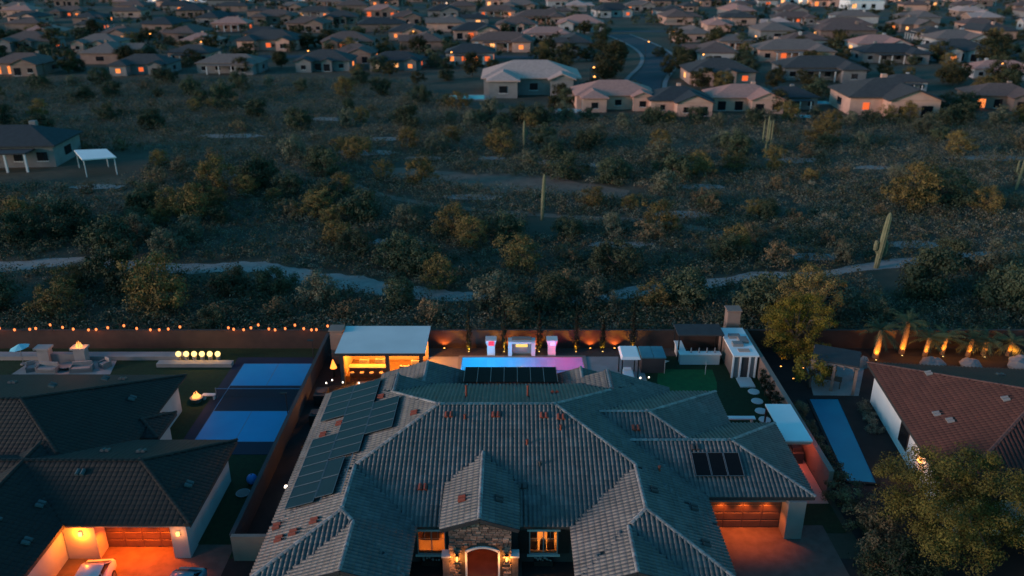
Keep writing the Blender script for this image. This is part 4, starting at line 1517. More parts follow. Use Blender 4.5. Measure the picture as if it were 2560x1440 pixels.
MB().box(20.15, 64.44, .03, 20.75, 64.497, 1.95).build('door', 'stucco_d', t)
MB().box(19.44, 64.5, .008, 19.497, 69.9, 2.1).build('side_cladding', 'stucco_t', t)
for x, y, sx, sy in ((20.3, 68.0, .5, .3), (20.9, 67.2, .4, .5), (20.2, 66.4, .45, .35)):
    MB().box(x - sx, y - sy, 2.241, x + sx, y + sy, 2.5).build('rooftop_unit', 'stucco_g', t)
MB().box(20.0, 65.0, 2.241, 21.0, 65.6, 2.29).build('roof_hatch', 'stucco_p', t)
t = thing('chimney_stack', 'tan square outdoor chimney behind the white pool house roof', 'chimney', (20.9, 71.2, 0))
MB().box(20.3, 70.7, 0, 21.5, 71.8, 3.6).build('stack', 'stucco_t', t)
MB().box(20.2, 70.6, 3.601, 21.6, 71.9, 3.72).build('stack_cap', 'stucco_t', t)
t = thing('doorstep', 'pale square slab in front of the white pool house', 'slab', (20.4, 63.4, .008))
MB().box(19.75, 62.65, .008, 21.05, 64.25, .1).build('slab', 'offwhite', t)
MB().box(19.85, 64.0, .101, 20.95, 64.25, .16).build('step', 'offwhite', t)
for k, (x, y) in enumerate(((20.7, 61.9), (20.55, 60.3), (20.42, 58.7), (20.35, 57.35))):
    t = thing('stepping_stone', 'round pale stepping stone in the dark turf by the tan wall', 'stepping stone', (x, y, .008), 'stepping stones along the tan wall')
    MB().cyl((x, y, .008), (x, y, .06), .5, .48, 16).build('stone_disc', 'offwhite', t)
    MB().cyl((x, y, .0605), (x, y, .066), .4, .39, 16).build('stone_face', 'offwhite', t)
t = thing('garden_bench', 'long pale bench in the dark turf near the side shelter', 'bench', (18.2, 56.9, .008))
MB().box(17.0, 56.7, .4, 19.4, 57.15, .5).build('seat', 'white', t)
for x in (17.2, 19.1):
    MB().box(x, 56.75, .008, x + .12, 57.1, .399).build('leg', 'white', t)
t = thing('side_shelter', 'long white flat awning over the red-lit side passage', 'shelter', (20.5, 52.7, .008))
MB().box(19.5, 50.2, 2.52, 21.45, 55.35, 2.64).build('roof', 'white', t)
for x, y in ((19.6, 50.35), (19.6, 55.2)):
    MB().box(x - .06, y - .06, .008, x + .06, y + .06, 2.519).build('post', 'black', t)
MB().box(19.55, 50.25, 2.3, 21.4, 50.33, 2.519).build('beam', 'stucco_p', t)
sl = MB().cyl((20.5, 51.0, 2.5), (20.5, 51.0, 2.518), .1, .1, 10).build('ceiling_light', 'em_warm', t)
lamp(sl, (20.5, 50.9, 2.35), (1.0, .16, .07), 26, .08)
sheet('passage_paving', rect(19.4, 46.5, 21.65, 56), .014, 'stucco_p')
t = thing('barbecue_grill', 'dark built-in grill under the long white awning', 'grill', (20.9, 52.0, .014))
MB().box(20.6, 51.2, .014, 21.4, 53.0, .9).build('cabinet', 'stucco_d', t)
MB().yprism([(51.4, .901), (52.8, .901), (52.7, 1.15), (51.5, 1.15)], 20.65, 21.35).build('lid', 'black', t)
for k, (x, y) in enumerate(((13.6, 65.2), (17.2, 65.0))):
    t = thing('golf_flag', 'pale flag on a thin pin at the ' + ('spa' if k == 0 else 'bar') + ' side of the putting green', 'flag', (x, y, .016))
    MB().cyl((x, y, .016), (x, y, 1.35), .022, .018, 6).build('pin', 'offwhite', t)
    MB().add([(x, y, 1.05), (x, y, 1.33), (x + .38, y + .1, 1.2), (x, y + .015, 1.05), (x, y + .015, 1.33), (x + .38, y + .115, 1.2)], [(0, 2, 1), (3, 4, 5), (0, 3, 5, 2), (2, 5, 4, 1), (1, 4, 3, 0)]).build('flag_cloth', 'flag', t)
SPOTS = [(10.3, 63.55, 'deck'), (11.2, 63.5, 'deck'), (11.95, 63.6, 'deck'), (-13.2, 62.6, 'pav'), (-12.5, 62.5, 'pav'), (-11.1, 62.6, 'pav'), (-16.0, 62.6, 'pass'), (-15.6, 63.1, 'pass'), (-14.6, 62.7, 'pav'), (-15.9, 61.2, 'pass'), (22.6, 61.0, 'right')]
for x, y, kk in SPOTS:
    lb = dict(deck='small white path light at the corner of the right-hand pool deck', pav='small white path light in front of the glowing pavilion', pass_='', right='small white path light between the tan wall and the blue lap pool')
    lb['pass'] = 'small white path light at the head of the side passage'
    t = thing('path_light', lb[kk], 'path light', (x, y, .01), dict(deck='path lights by the pool deck', pav='path lights before the pavilion', right=None)[kk] if kk != 'pass' else 'path lights in the side passage')
    MB().cyl((x, y, .01), (x, y, .45), .02, .02, 6).build('stem', 'black', t)
    MB().cyl((x, y, .451), (x, y, .55), .06, .04, 8).build('lamp_cap', 'em_white', t)

# ------------------------------------------------------------------ right-hand neighbour's garden
t = thing('lap_pool', 'narrow blue lap pool beside the white wall of the red-roofed house', 'pool', (25.4, 54.9, 0), rotz=R(-6.1) * 0 + 0.0, local=False)
cq = [(24.9, 60.6), (27.5, 60.6), (25.85, 48.6), (23.7, 48.9)]
lp = MB().prism(cq[::-1], .006, .10)
lp.build('pool_surface', 'bluepool', t)
for a, c in zip(cq, cq[1:] + cq[:1]):
    MB().bar((*a, .075), (*c, .075), .22, .13).build('coping', 'darkyard', t)
t = thing('pergola', 'dark pergola with pale beams on a patio beside the red-roofed house', 'pergola', (27.8, 63.1, .012), rotz=R(-24))
MB().box(-1.9, -1.2, 2.62, 1.9, 1.9, 2.74).build('roof', 'roof_slate', t)
for x in (-1.75, 0, 1.75):
    for y in (-1.1, 1.75):
        MB().box(x - .12, y - .12, 0, x + .12, y + .12, 2.45).build('post', 'stucco_t', t)
MB().box(-1.95, -1.28, 2.451, 1.95, -1.0, 2.62).build('beam', 'stucco_t', t)
MB().box(-1.95, 1.62, 2.451, 1.95, 1.9, 2.62).build('beam', 'stucco_t', t)
for x in (-1.5, -.75, 0, .75, 1.5):
    MB().box(x - .05, -1.75, 2.5, x + .05, -1.285, 2.6).build('rafter_tail', 'stucco_t', t)
t = thing('dining_set', 'dark table under the pale-beamed pergola', 'table', (27.7, 63.0, .012), rotz=R(-24))
MB().box(-.8, -.45, .7, .8, .45, .76).build('tabletop', 'wood', t)
for x in (-.7, .7):
    for y in (-.36, .36):
        MB().box(x - .04, y - .04, 0, x + .04, y + .04, .699).build('leg', 'wood', t)
for k, (x, y, rad) in enumerate(((31.9, 66.6, .5), (38.0, 66.2, 1.1), (41.5, 66.4, .9), (46.0, 66.0, 1.3))):
    t = thing('garden_boulder', ['small pale standing boulder beside the uplit palm trunk', 'grey rounded boulder behind the red roof ridge below two uplit palms', 'grey boulder behind the red roof next to a bright uplight', 'big blue-grey rounded boulder at the end of the palm row'][k], 'boulder', (x, y, 0))
    bb = MB().ball((x, y, rad * .35), rad, 12, 8, .55 if k else 1.6)
    rr = random.Random(k)
    bb.v = [(x + (a - x) * (1 + rr.uniform(-.12, .12)), y + (b_ - y) * (1 + rr.uniform(-.12, .12)), max(0, c * (1 + rr.uniform(-.1, .1)))) for a, b_, c in bb.v]
    bb.build('rock', 'stucco_g', t)
    MB().ball((x + rad * .8, y - rad * .5, rad * .15), rad * .3, 8, 6, .7).build('chip', 'stucco_g', t)


# ------------------------------------------------------------------ cars on the left-hand driveway
def car(name, label, x, y, rz, m):
    t = thing(name, label, 'car', (x, y, .012), rotz=rz)
    W2 = .9

    def loft(secs):
        q = MB()
        vs, fs = [], []
        for (yy, pts) in secs:
            vs += [(px, yy, pz) for px, pz in pts]
        n_ = len(secs[0][1])
        for k in range(len(secs) - 1):
            fs += [(k * n_ + i, k * n_ + (i + 1) % n_, (k + 1) * n_ + (i + 1) % n_, (k + 1) * n_ + i) for i in range(n_)]
        fs += [tuple(range(n_ - 1, -1, -1)), tuple(range((len(secs) - 1) * n_, len(secs) * n_))]
        return q.add(vs, fs)

    def ring(wd, z0, z1, r=.14):
        return [(-wd + r * .5, z0), (wd - r * .5, z0), (wd, z0 + r), (wd, z1 - r), (wd - r, z1), (-wd + r, z1), (-wd, z1 - r), (-wd, z0 + r)]
    loft([(-2.35, ring(.72, .42, .66)), (-2.2, ring(.84, .3, .78)), (-1.2, ring(W2, .26, .96)), (0, ring(W2 + .02, .26, 1.0)), (1.6, ring(W2, .26, 1.02)), (2.2, ring(.86, .3, .98)), (2.35, ring(.76, .42, .86))]).build('body', m, t, smooth=True, bevel=0)
    cab = loft([(-1.05, ring(.80, .94, 1.0, .05)), (-.35, ring(.70, .95, 1.44, .12)), (1.1, ring(.70, .95, 1.48, .12)), (1.95, ring(.74, .94, 1.05, .05))])
    cab.build('cabin_glass', 'darkglass', t, smooth=False)
    loft([(-.42, ring(.64, 1.40, 1.47, .03)), (0.2, ring(.69, 1.42, 1.53, .05)), (1.0, ring(.68, 1.42, 1.53, .05)), (1.3, ring(.62, 1.38, 1.46, .03))]).build('roof_panel', m, t, smooth=True)
    for s in (-1, 1):
        pil = MB()
        for a, c in (((s * .80, -1.0, .98), (s * .66, -.36, 1.44)), ((s * .73, .45, .98), (s * .66, .42, 1.46)), ((s * .76, 1.9, 1.03), (s * .66, 1.2, 1.45))):
            pil.bar(a, c, .06, .06)
        pil.build('pillar', m, t)
        for yy in (-1.42, 1.42):
            wh = MB().cyl((s * .70, yy, .33), (s * .93, yy, .33), .33, .33, 18).build('wheel', 'tyre', t)
            MB().cyl((s * .932, yy, .33), (s * .945, yy, .33), .2, .2, 12).build('rim', 'metal', wh)
        MB().box(min(s * .5, s * .8), -2.37, .6, max(s * .5, s * .8), -2.29, .74).build('headlight', 'trim', t, bevel=.02)
        MB().box(min(s * .55, s * .82), 2.31, .72, max(s * .55, s * .82), 2.38, .88).build('tail_light', 'vent', t, bevel=.02)
        MB().box(min(s * .9, s * 1.04), -.95, .98, max(s * .9, s * 1.04), -.8, 1.1).build('door_mirror', m, t, bevel=.03)
    return t


car('parked_car', 'white car with dark glass parked before the orange lit garage', -24.6, 37.6, R(6), 'paint_white')
car('parked_car', 'teal car parked beside the pale garage corner on the left-hand driveway', -19.2, 36.9, R(-4), 'paint_teal')
# ------------------------------------------------------------------ vegetation
def leaves(rg, centres, per, size, squash=.8, up=.25):
    """leaf-sized quads scattered in clumps; centres: list of (x,y,z,r)"""
    c = np.array(centres)
    n = len(c) * per
    idx = np.repeat(np.arange(len(c)), per)
    d = rg.normal(size=(n, 3))
    d /= np.linalg.norm(d, axis=1)[:, None] + 1e-9
    rad = rg.random(n) ** .45
    p = c[idx, :3] + d * (rad * c[idx, 3])[:, None] * np.array([1, 1, squash])
    nor = d * 1.1 + rg.normal(size=(n, 3)) * .42 + np.array([0, 0, up])
    nor /= np.linalg.norm(nor, axis=1)[:, None] + 1e-9
    t = np.cross(nor, rg.normal(size=(n, 3)))
    t /= np.linalg.norm(t, axis=1)[:, None] + 1e-9
    b = np.cross(nor, t)
    s = size * rg.uniform(.55, 1.35, n)
    t *= s[:, None] * .5
    b *= (s * rg.uniform(.35, .7, n))[:, None] * .5
    V = np.stack([p - t - b * .4, p - b, p + t + b * .3, p + b], 1).reshape(-1, 3)
    Q = np.arange(4 * n).reshape(-1, 4)
    return V, Q


def clumps(rg, rx, ry, zc, rz, n, rmin, rmax, hollow=.35):
    out = []
    while len(out) < n:
        v = rg.uniform(-1, 1, 3)
        q = np.linalg.norm(v)
        if q > 1 or q < hollow * rg.random():
            continue
        if v[2] < -.85:
            continue
        lobes = 1 + .22 * math.sin(3 * math.atan2(v[1], v[0]) + n) + .12 * math.sin(5 * math.atan2(v[1], v[0]))
        out.append((v[0] * rx * lobes, v[1] * ry * lobes, zc + v[2] * rz, rg.uniform(rmin, rmax)))
    return out


def limb_mesh(rg, h, rad, crown, nl, lean=.15):
    mb = MB()
    base = Vector((0, 0, -.05))
    fork = Vector((rg.uniform(-lean, lean), rg.uniform(-lean, lean), h * .35))
    mb.tube([base, base.lerp(fork, .5) + Vector((rg.uniform(-.05, .05), 0, 0)), fork], [rad, rad * .8, rad * .65], 7)
    picks = [crown[int(i)] for i in rg.choice(len(crown), min(nl, len(crown)), replace=False)]
    for c in picks:
        e = Vector(c[:3])
        mid = fork.lerp(e, .5) + Vector((rg.uniform(-.15, .15), rg.uniform(-.15, .15), .12 * h))
        mb.tube([fork - Vector((0, 0, .05)), mid, e], [rad * .5, rad * .28, rad * .08], 5)
    return mb


PLANTS = {}
def plant_kind(kind, name, part, n_var, rx, h, ncl, per, leaf, cr, trunk=.12, squash=.8, low=.5):
    out = []
    for k in range(n_var):
        rg = np.random.default_rng(hash_(kind) + k * 17)
        f = rg.uniform(.85, 1.15)
        zc = h * low + .1
        cl = clumps(rg, rx * f, rx * rg.uniform(.8, 1.1), zc + h * .05, h * (1 - low) * .85, ncl, cr[0], cr[1])
        V, Q = leaves(rg, cl, per, leaf, squash)
        V[:, 2] = np.maximum(V[:, 2], .03)
        out.append((limb_mesh(rg, h, trunk, cl, 6).mesh('trunk', 'bark'), npmesh('crown', V, Q, 'leaf_' + kind)))
    PLANTS[kind] = (name, part, out)


def hash_(s):
    return sum(ord(c) * (i + 3) for i, c in enumerate(s)) * 7


def plant(kind, x, y, label, cat, group, sc=1.0, rz=None, var=None, sz=None):
    name, part, vs = PLANTS[kind]
    tr, cr = vs[rng.randrange(len(vs)) if var is None else var]
    o = bpy.data.objects.new(name, None)
    COL.objects.link(o)
    o.empty_display_size = .3
    o.location = (x, y, 0)
    o.rotation_euler = (0, 0, rng.uniform(0, 6.28) if rz is None else rz)
    o.scale = (sc, sc, sz or sc * rng.uniform(.85, 1.12))
    ORG[o.name] = Vector((0, 0, 0))
    tag(o, label, cat, group)
    for nm, me in (('trunk', tr), (part, cr)):
        c = bpy.data.objects.new(nm, me)
        COL.objects.link(c)
        c.parent = o
    return o


plant_kind('mesquite', 'mesquite_tree', 'crown', 5, 2.5, 3.9, 62, 100, .24, (.5, .95), low=.36)
plant_kind('paloverde', 'palo_verde_tree', 'crown', 5, 2.2, 4.2, 58, 95, .19, (.45, .85), low=.40)
plant_kind('ironwood', 'ironwood_tree', 'crown', 4, 2.2, 3.7, 56, 95, .21, (.45, .88), low=.36)
plant_kind('creosote', 'creosote_bush', 'crown', 4, 1.2, 1.8, 28, 70, .15, (.3, .55), .05, low=.34)
plant_kind('brittle', 'desert_shrub', 'crown', 4, 1.0, 1.2, 20, 60, .13, (.25, .45), .04, low=.32)
plant_kind('street', 'garden_tree', 'crown', 5, 2.4, 5.0, 46, 70, .32, (.55, 1.0), .14, low=.48)
plant_kind('hedge', 'slim_shrub', 'foliage', 2, .26, 2.0, 16, 40, .12, (.16, .28), .04, low=.5)

# saguaros
def saguaro(name, label, x, y, h, r, arms, lean=(0, 0)):
    t = thing(name, label, 'cactus', (x, y, 0))
    def ribbed(pts, rad):
        mb = MB()
        n = 18
        pts = [Vector(p) for p in pts]
        vs, fs = [], []
        for k, p in enumerate(pts):
            d = (pts[min(k + 1, len(pts) - 1)] - pts[max(k - 1, 0)]).normalized()
            s = Vector((0, 1, 0)) if abs(d.x) > .6 else Vector((1, 0, 0))
            s = (s - d * s.dot(d)).normalized()
            u = d.cross(s)
            for i in range(n):
                q = rad[k] * (1 if i % 2 else .86)
                vs.append(p + (s * math.cos(2 * math.pi * i / n) + u * math.sin(2 * math.pi * i / n)) * q)
        for k in range(len(pts) - 1):
            fs += [(k * n + i, k * n + (i + 1) % n, (k + 1) * n + (i + 1) % n, (k + 1) * n + i) for i in range(n)]
        fs.append(tuple(range((len(pts) - 1) * n, len(pts) * n)))
        return mb.add(vs, fs)
    top = [(x + lean[0] * q, y + lean[1] * q, h * q) for q in (0, .15, .4, .7, .9, .97, 1.0)]
    ribbed(top, [r * .8, r * .95, r * 1.05, r, r * .85, r * .55, r * .12]).build('trunk', 'saguaro', t)
    for (z0, ang, out, hh) in arms:
        ca, sa = math.cos(ang), math.sin(ang)
        q = z0 / h
        bx, by = x + lean[0] * q, y + lean[1] * q
        rr = r * .72
        ap = [(bx, by, z0), (bx + ca * out * .6, by + sa * out * .6, z0 + .05), (bx + ca * out, by + sa * out, z0 + .35), (bx + ca * out, by + sa * out, z0 + hh * .6), (bx + ca * out, by + sa * out, z0 + hh * .93), (bx + ca * out, by + sa * out, z0 + hh)]
        ribbed(ap, [rr * .7, rr * .9, rr, rr, rr * .75, rr * .15]).build('arm', 'saguaro', t)


saguaro('saguaro_cactus', 'tall bare saguaro column standing alone in the open scrub', 4.2, 110.4, 6.6, .25, [], (.25, 0))
saguaro('saguaro_cactus', 'thin distant saguaro column near the far pale houses', 2.3, 155, 5.4, .24, [(2.4, .4, .5, 1.2)])
saguaro('saguaro_cactus', 'saguaro with many upright arms before the far grey-roofed houses', 46.3, 148.6, 7.6, .2, [(2.2, 0, .8, 4.6), (2.6, math.pi, .75, 4.2), (3.2, 1.2, .7, 3.4), (3.0, -1.4, .7, 3.8)])
saguaro('saguaro_cactus', 'leaning saguaro with short arms beside the sandy wash', 43.3, 91.6, 6.9, .36, [(2.0, math.pi, .62, 1.5), (1.5, 0.2, .66, 1.9), (2.6, .6, .55, 1.0)], (.55, 0))
saguaro('saguaro_cactus', 'pale saguaro with one arm deep in the dark scrub', 79.4, 126, 6.4, .22, [(2.6, math.pi, .7, 2.2)], (.5, 0))

# ---- desert trees, placed one by one where the photograph shows them, then filled in
def ymax(x):
    if x < -35:
        return 247
    if x > -5:
        return 186
    return 247 - 61 * (x + 35) / 30


def blocked(x, y, r):
    for pts, hw in PATHS:
        for p in pts:
            if abs(p.x - x) < hw + r and abs(p.y - y) < hw + r and (p.x - x) ** 2 + (p.y - y) ** 2 < (hw * .6 + r) ** 2:
                return True
    if -96 < x < -63 and 128 < y < 152:
        return True
    for sx, sy in ((4.2, 110.4), (46.3, 148.6), (43.3, 91.6), (79.4, 126)):
        if abs(x - sx) < 2.5 and -7 < y - sy < 1.5:
            return True
    return False


TREE_LABEL = dict(
    mesquite=['dark green rounded mesquite tree in the shaded scrub', 'dark mesquite tree growing near the sandy wash', 'dark mesquite tree below the far row of houses'],
    paloverde=['yellow-brown feathery palo verde tree in the open scrub', 'yellow-brown palo verde tree leaning over the sandy wash', 'yellow-brown palo verde tree below the far row of houses'],
    ironwood=['grey-green bushy ironwood tree in the open scrub', 'grey-green ironwood tree near the sandy wash', 'grey-green ironwood tree below the far row of houses'],
    creosote=['brownish low creosote bush between larger desert trees', 'brownish creosote bush beside the sandy wash', 'brownish creosote bush on the far side of the scrub'],
    brittle=['pale grey low shrub between larger desert trees', 'pale grey low shrub beside the sandy wash', 'pale grey low shrub on the far side of the scrub'])
placed = []
def dplant(kind, x, y, sc):
    z_ = 1 if 79 < y < 100 else (2 if y > 140 else 0)
    cat = 'shrub' if kind in ('creosote', 'brittle') else 'tree'
    lb = TREE_LABEL[kind][z_]
    plant(kind, x, y, lb, cat, lb.replace(' tree ', ' trees ').replace(' bush ', ' bushes ').replace(' shrub ', ' shrubs '), sc)
    placed.append((x, y, sc * (1.1 if cat == 'shrub' else 2.3)))


for kind, x, y, sc in (('paloverde', -36.5, 78.5, 1.45), ('mesquite', -44, 85, 1.3), ('paloverde', -22.5, 100, .85), ('mesquite', -31, 84, .9), ('ironwood', -20.5, 80.5, 1.0), ('paloverde', -7.8, 103, 1.15), ('paloverde', -5.2, 99, .95),
                       ('paloverde', -8.0, 85.5, .85), ('ironwood', -1.5, 80.5, 1.1), ('mesquite', 4, 79.5, 1.0), ('ironwood', 8.8, 79.0, .95), ('paloverde', 14.8, 79.8, .8), ('mesquite', 18.5, 80.5, 1.1), ('creosote', -8.5, 77, 1.3), ('mesquite', -50, 97, 1.3),
                       ('paloverde', -27.5, 112, 1.15), ('mesquite', -21, 110, 1.25), ('paloverde', -46, 124, 1.3), ('mesquite', -40, 127, 1.3), ('paloverde', -49, 113, .9), ('paloverde', 58, 115, 1.7), ('mesquite', 64, 118, 1.5), ('ironwood', 57, 90, 1.3), ('ironwood', 26, 141, 1.4),
                       ('paloverde', 38, 138, 1.0), ('paloverde', 20, 105, 1.2), ('creosote', 18, 102, 1.6), ('mesquite', 27, 77.5, 1.35), ('ironwood', 33, 79, 1.2), ('mesquite', 45, 82, 1.4), ('mesquite', 52, 79, 1.3), ('creosote', 37, 77, 1.5), ('mesquite', 64, 88, 1.5),
                       ('paloverde', -28, 147, 1.2), ('ironwood', -14, 152, 1.1), ('paloverde', -2, 150, 1.2), ('ironwood', 3, 139, 1.0), ('mesquite', -63, 80, 1.3), ('mesquite', -58, 103, 1.4), ('mesquite', -70, 100, 1.4), ('mesquite', 12, 90, 1.1), ('creosote', 7, 93, 1.4),
                       ('paloverde', 28, 97, .8), ('creosote', 31, 101, 1.5), ('mesquite', -13.5, 92, 1.1), ('mesquite', -26, 83.5, .8), ('mesquite', -12, 80, .8), ('creosote', -24, 77, 1.3), ('creosote', -17, 77, 1.2)):
    dplant(kind, x, y, sc)
for k in range(26):
    xx = -14 + k * 5.4 + rng.uniform(-2, 2)
    dplant(rng.choice(['paloverde', 'ironwood', 'mesquite', 'mesquite', 'ironwood']), xx, rng.uniform(176, 184), rng.uniform(.7, 1.25))
tries = 0
NT_ = 0
while NT_ < 205 and tries < 9000:
    tries += 1
    yy = 74 + 168 * rng.random() ** 1.05
    xx = rng.uniform(-.66, .66) * (yy + 14)
    if yy > ymax(xx) - 4:
        continue
    dens = .5 + .5 * math.sin(xx * .11 + 1.3) * math.sin(yy * .09 + .4 * xx * .05)
    if rng.random() > .35 + .65 * dens:
        continue
    kind = rng.choices(['mesquite', 'paloverde', 'ironwood', 'creosote', 'brittle'], [.40 if xx < 10 else .28, .20, .22 if xx > 0 else .12, .14, .06])[0]
    sc = rng.uniform(.6, 1.3) if kind not in ('creosote', 'brittle') else rng.uniform(.9, 1.7)
    r_ = sc * (1.1 if kind in ('creosote', 'brittle') else 2.0)
    if blocked(xx, yy, r_ * .7) or any((xx - a) ** 2 + (yy - c) ** 2 < ((r_ + q) * .62) ** 2 for a, c, q in placed):
        continue
    dplant(kind, xx, yy, sc)
    NT_ += 1

# ---- low scrub between them: nobody could count it
def scrub(name, label, mname, n, seed, hmin, hmax, per, leaf, cond):
    rg = np.random.default_rng(seed)
    rr = random.Random(seed)
    cs = []
    while len(cs) < n:
        yy = 72.5 + 172 * rr.random() ** 1.2
        xx = rr.uniform(-.68, .68) * (yy + 14)
        if yy > ymax(xx) or blocked(xx, yy, .35) or not cond(xx, yy, rr):
            continue
        h = rr.uniform(hmin, hmax) * (1 + .4 * (rr.random() < .12)) * (1 + max(0, yy - 110) / 170)
        cs.append((xx, yy, h * .45, h * .75))
    V, Q = leaves(rg, cs, per, leaf, .62, .4)
    V[:, 2] = np.maximum(V[:, 2], .02)
    o = link(npmesh(name, V, Q, mname), name)
    tag(o, label, None, None, 'stuff')


scrub('low_scrub', 'dark green low scrub covering the desert ground', 'leaf_mesquite', 7500, 3, .7, 2.0, 34, .28, lambda x, y, r: r.random() < .6 + .4 * math.sin(x * .13) * math.sin(y * .17))
scrub('dry_scrub', 'brown and grey dry brush between the desert trees', 'leaf_creosote', 8000, 4, .6, 1.6, 28, .23, lambda x, y, r: True)
scrub('grey_scrub', 'pale grey brush scattered over the open clearings', 'leaf_brittle', 9500, 5, .6, 1.6, 26, .22, lambda x, y, r: (x > -30 or r.random() < .45) and r.random() < .5 + .5 * (y > 105))

# ---- cypresses by the pool
for k, x in enumerate((-4.05, -.75, 2.55, 6.0, 8.5, 11.35)):
    rg = np.random.default_rng(50 + k)
    t = thing('cypress_tree', ['slim dark cypress with a bright yellow uplight at the deck end of the pool', 'slim dark cypress between the red bowl and the pale water feature', 'slim dark cypress between the pale water feature and the violet bowl',
                               'slim dark cypress between the violet bowl and the right-hand deck', 'slim dark cypress in the middle of the bed behind the right-hand deck', 'slim dark cypress behind the small white canopy'][k], 'tree', (x, 69.6, .012))
    h = (4.6, 4.9, 4.4, 5.0, 3.6, 5.2)[k]
    MB().tube([(x, 69.6, 0), (x, 69.6, h * .7)], [.06, .02], 6).build('trunk', 'bark', t)
    cl = []
    for i in range(34):
        q = i / 33
        rad = .40 * (math.sin(math.pi * min(1, q * .85 + .15)) ** .7) * (1 - q * .55)
        a = rg.uniform(0, 6.28)
        cl.append((x + rad * .4 * math.cos(a), 69.6 + rad * .4 * math.sin(a), .35 + q * (h - .4), rad * .75 + .03))
    V, Q = leaves(rg, cl, 46, .13, 1.5, .5)
    V -= np.array(ORG[t.name])
    link(npmesh('crown', V, Q, 'leaf_cypress'), 'crown', t)
    uplight(t, x, 69.25, .012, (1.0, .42, .03), 190, (0, .3, 1))

# ---- slim shrubs along the tan wall
for k, y in enumerate((55.9, 57.3, 58.7, 60.0, 61.2, 62.4)):
    plant('hedge', 21.45, y, 'slim dark upright shrub against the tan side wall', 'shrub', 'slim shrubs along the tan wall', 1.0)
# dark hedge plants right of the pool house and by the lap pool
for x, y, sc in ((23.0, 57.6, .75), (23.0, 55.5, .7), (23.0, 53.5, .75), (22.9, 51.4, .8), (22.9, 49.2, .9), (22.6, 47.0, 1.0), (22.8, 44.6, 1.15), (23.6, 42.4, 1.2), (22.4, 40.4, 1.1)):
    plant('creosote', x, y, 'dark rounded shrub in the strip between tan wall and lap pool', 'shrub', 'shrubs between tan wall and lap pool', sc)
for x, y, sc in ((28.9, 58.7, .8), (28.7, 57.2, .7), (28.4, 55.6, .75)):
    plant('brittle', x, y, 'pale leafy shrub at the foot of the white side wall', 'shrub', 'shrubs at the white side wall', sc)


def bigtree(name, label, kind, x, y, h, rx, ry, zc, rz, ncl, per, leaf, cr, seed, trunk=.22):
    rg = np.random.default_rng(seed)
    t = thing(name, label, 'tree', (x, y, 0))
    cl = clumps(rg, rx, ry, zc, rz, ncl, cr[0], cr[1], .5)
    V, Q = leaves(rg, cl, per, leaf, .8)
    V[:, 2] = np.maximum(V[:, 2], .1)
    link(limb_mesh(rg, h, trunk, cl, 16).mesh('trunk', 'bark'), 'trunk', t)
    link(npmesh('crown', V, Q, 'leaf_' + kind), 'crown', t)
    return t


bigtree('shade_tree', 'big olive-green tree overhanging the red roof and white wall', 'bigtree', 27.6, 41.2, 6.6, 4.9, 4.3, 4.0, 3.4, 190, 300, .135, (.55, 1.05), 71, .28)
gt = bigtree('golden_tree', 'yellow-green weeping tree behind the tan side wall', 'gold', 25.9, 68.0, 6, 3.2, 2.5, 3.4, 3.2, 110, 200, .14, (.45, .85), 72)
bigtree('golden_tree', 'olive round tree right behind the yellow-green weeping tree', 'paloverde', 29.2, 73.4, 7, 3.2, 2.8, 4.0, 3.2, 70, 150, .18, (.5, .9), 73)
bigtree('garden_tree', 'small yellow-lit bushy tree at the end of the lap pool', 'gold', 25.6, 62.6, 3.2, 1.9, 1.4, 1.7, 1.3, 40, 80, .18, (.3, .6), 74, .1)
bigtree('shade_tree', 'dark low tree filling the corner below the garage pillar', 'hedge', 22.6, 38.2, 3, 2.2, 2.2, 1.6, 1.3, 60, 110, .17, (.5, .9), 75)
for x, y, z_ in ((24.3, 66.2, .05), (26.2, 65.9, .05), (24.7, 63.9, .05)):
    t = thing('garden_uplight', 'small warm uplight under the yellow-green tree', 'lamp', (x, y, z_), 'uplights under the yellow-green tree')
    MB().cyl((x, y, 0), (x, y, .2), .06, .09, 8).build('housing', 'black', t)
    MB().cyl((x, y, .201), (x, y, .21), .075, .075, 8).build('lens', 'em_warm', t)
    lamp(t, (x, y, .35), (1.0, .5, .06), 14, .08, spot=120, aim=(.05, .2, 1))


# ---- uplit palms behind the red-roofed house
def palm(x, y, h, r, label, lit, seed, tall=True):
    rg = random.Random(seed)
    t = thing('palm_tree', label, 'palm', (x, y, .006))
    MB().tube([(x, y, 0), (x + .08, y, h * .5), (x + .15, y, h)], [r * 1.15, r, r * .9], 10).build('trunk', 'palmbark', t)
    cr = MB()
    for k in range(34):
        a = rg.uniform(0, 6.28)
        el = rg.uniform(-.5, 1.2)
        L = rg.uniform(1.5, 2.3)
        pts = []
        for q in range(6):
            s_ = q / 5
            rr = L * s_
            pts.append(Vector((x + .15 + math.cos(a) * rr * math.cos(el * (1 - .4 * s_)), y + math.sin(a) * rr * math.cos(el * (1 - .4 * s_)), h + math.sin(el) * rr * .7 - .55 * s_ * s_)))
        side = Vector((-math.sin(a), math.cos(a), 0))
        for q in range(5):
            for j in range(2):
                for s_ in (-1, 1):
                    p0 = pts[q].lerp(pts[q + 1], j / 2)
                    wd = .36 * (1 - abs(q - 2) / 4)
                    tip = p0 + side * s_ * wd + (pts[q + 1] - pts[q]) * .9 - Vector((0, 0, .1))
                    cr.add([p0, p0 + (pts[q + 1] - pts[q]) * .35, tip], [(0, 1, 2)])
    cr.build('crown', 'leaf_palm', t)
    if lit:
        uplight(t, x - .25, y - .75, .006, (1.0, .34, .03), lit * 1.6, (.06, .3, 1))
        lamp(t, (x - .1, y - 1.0, 1.2), (1.0, .3, .03), lit * .18, .08)


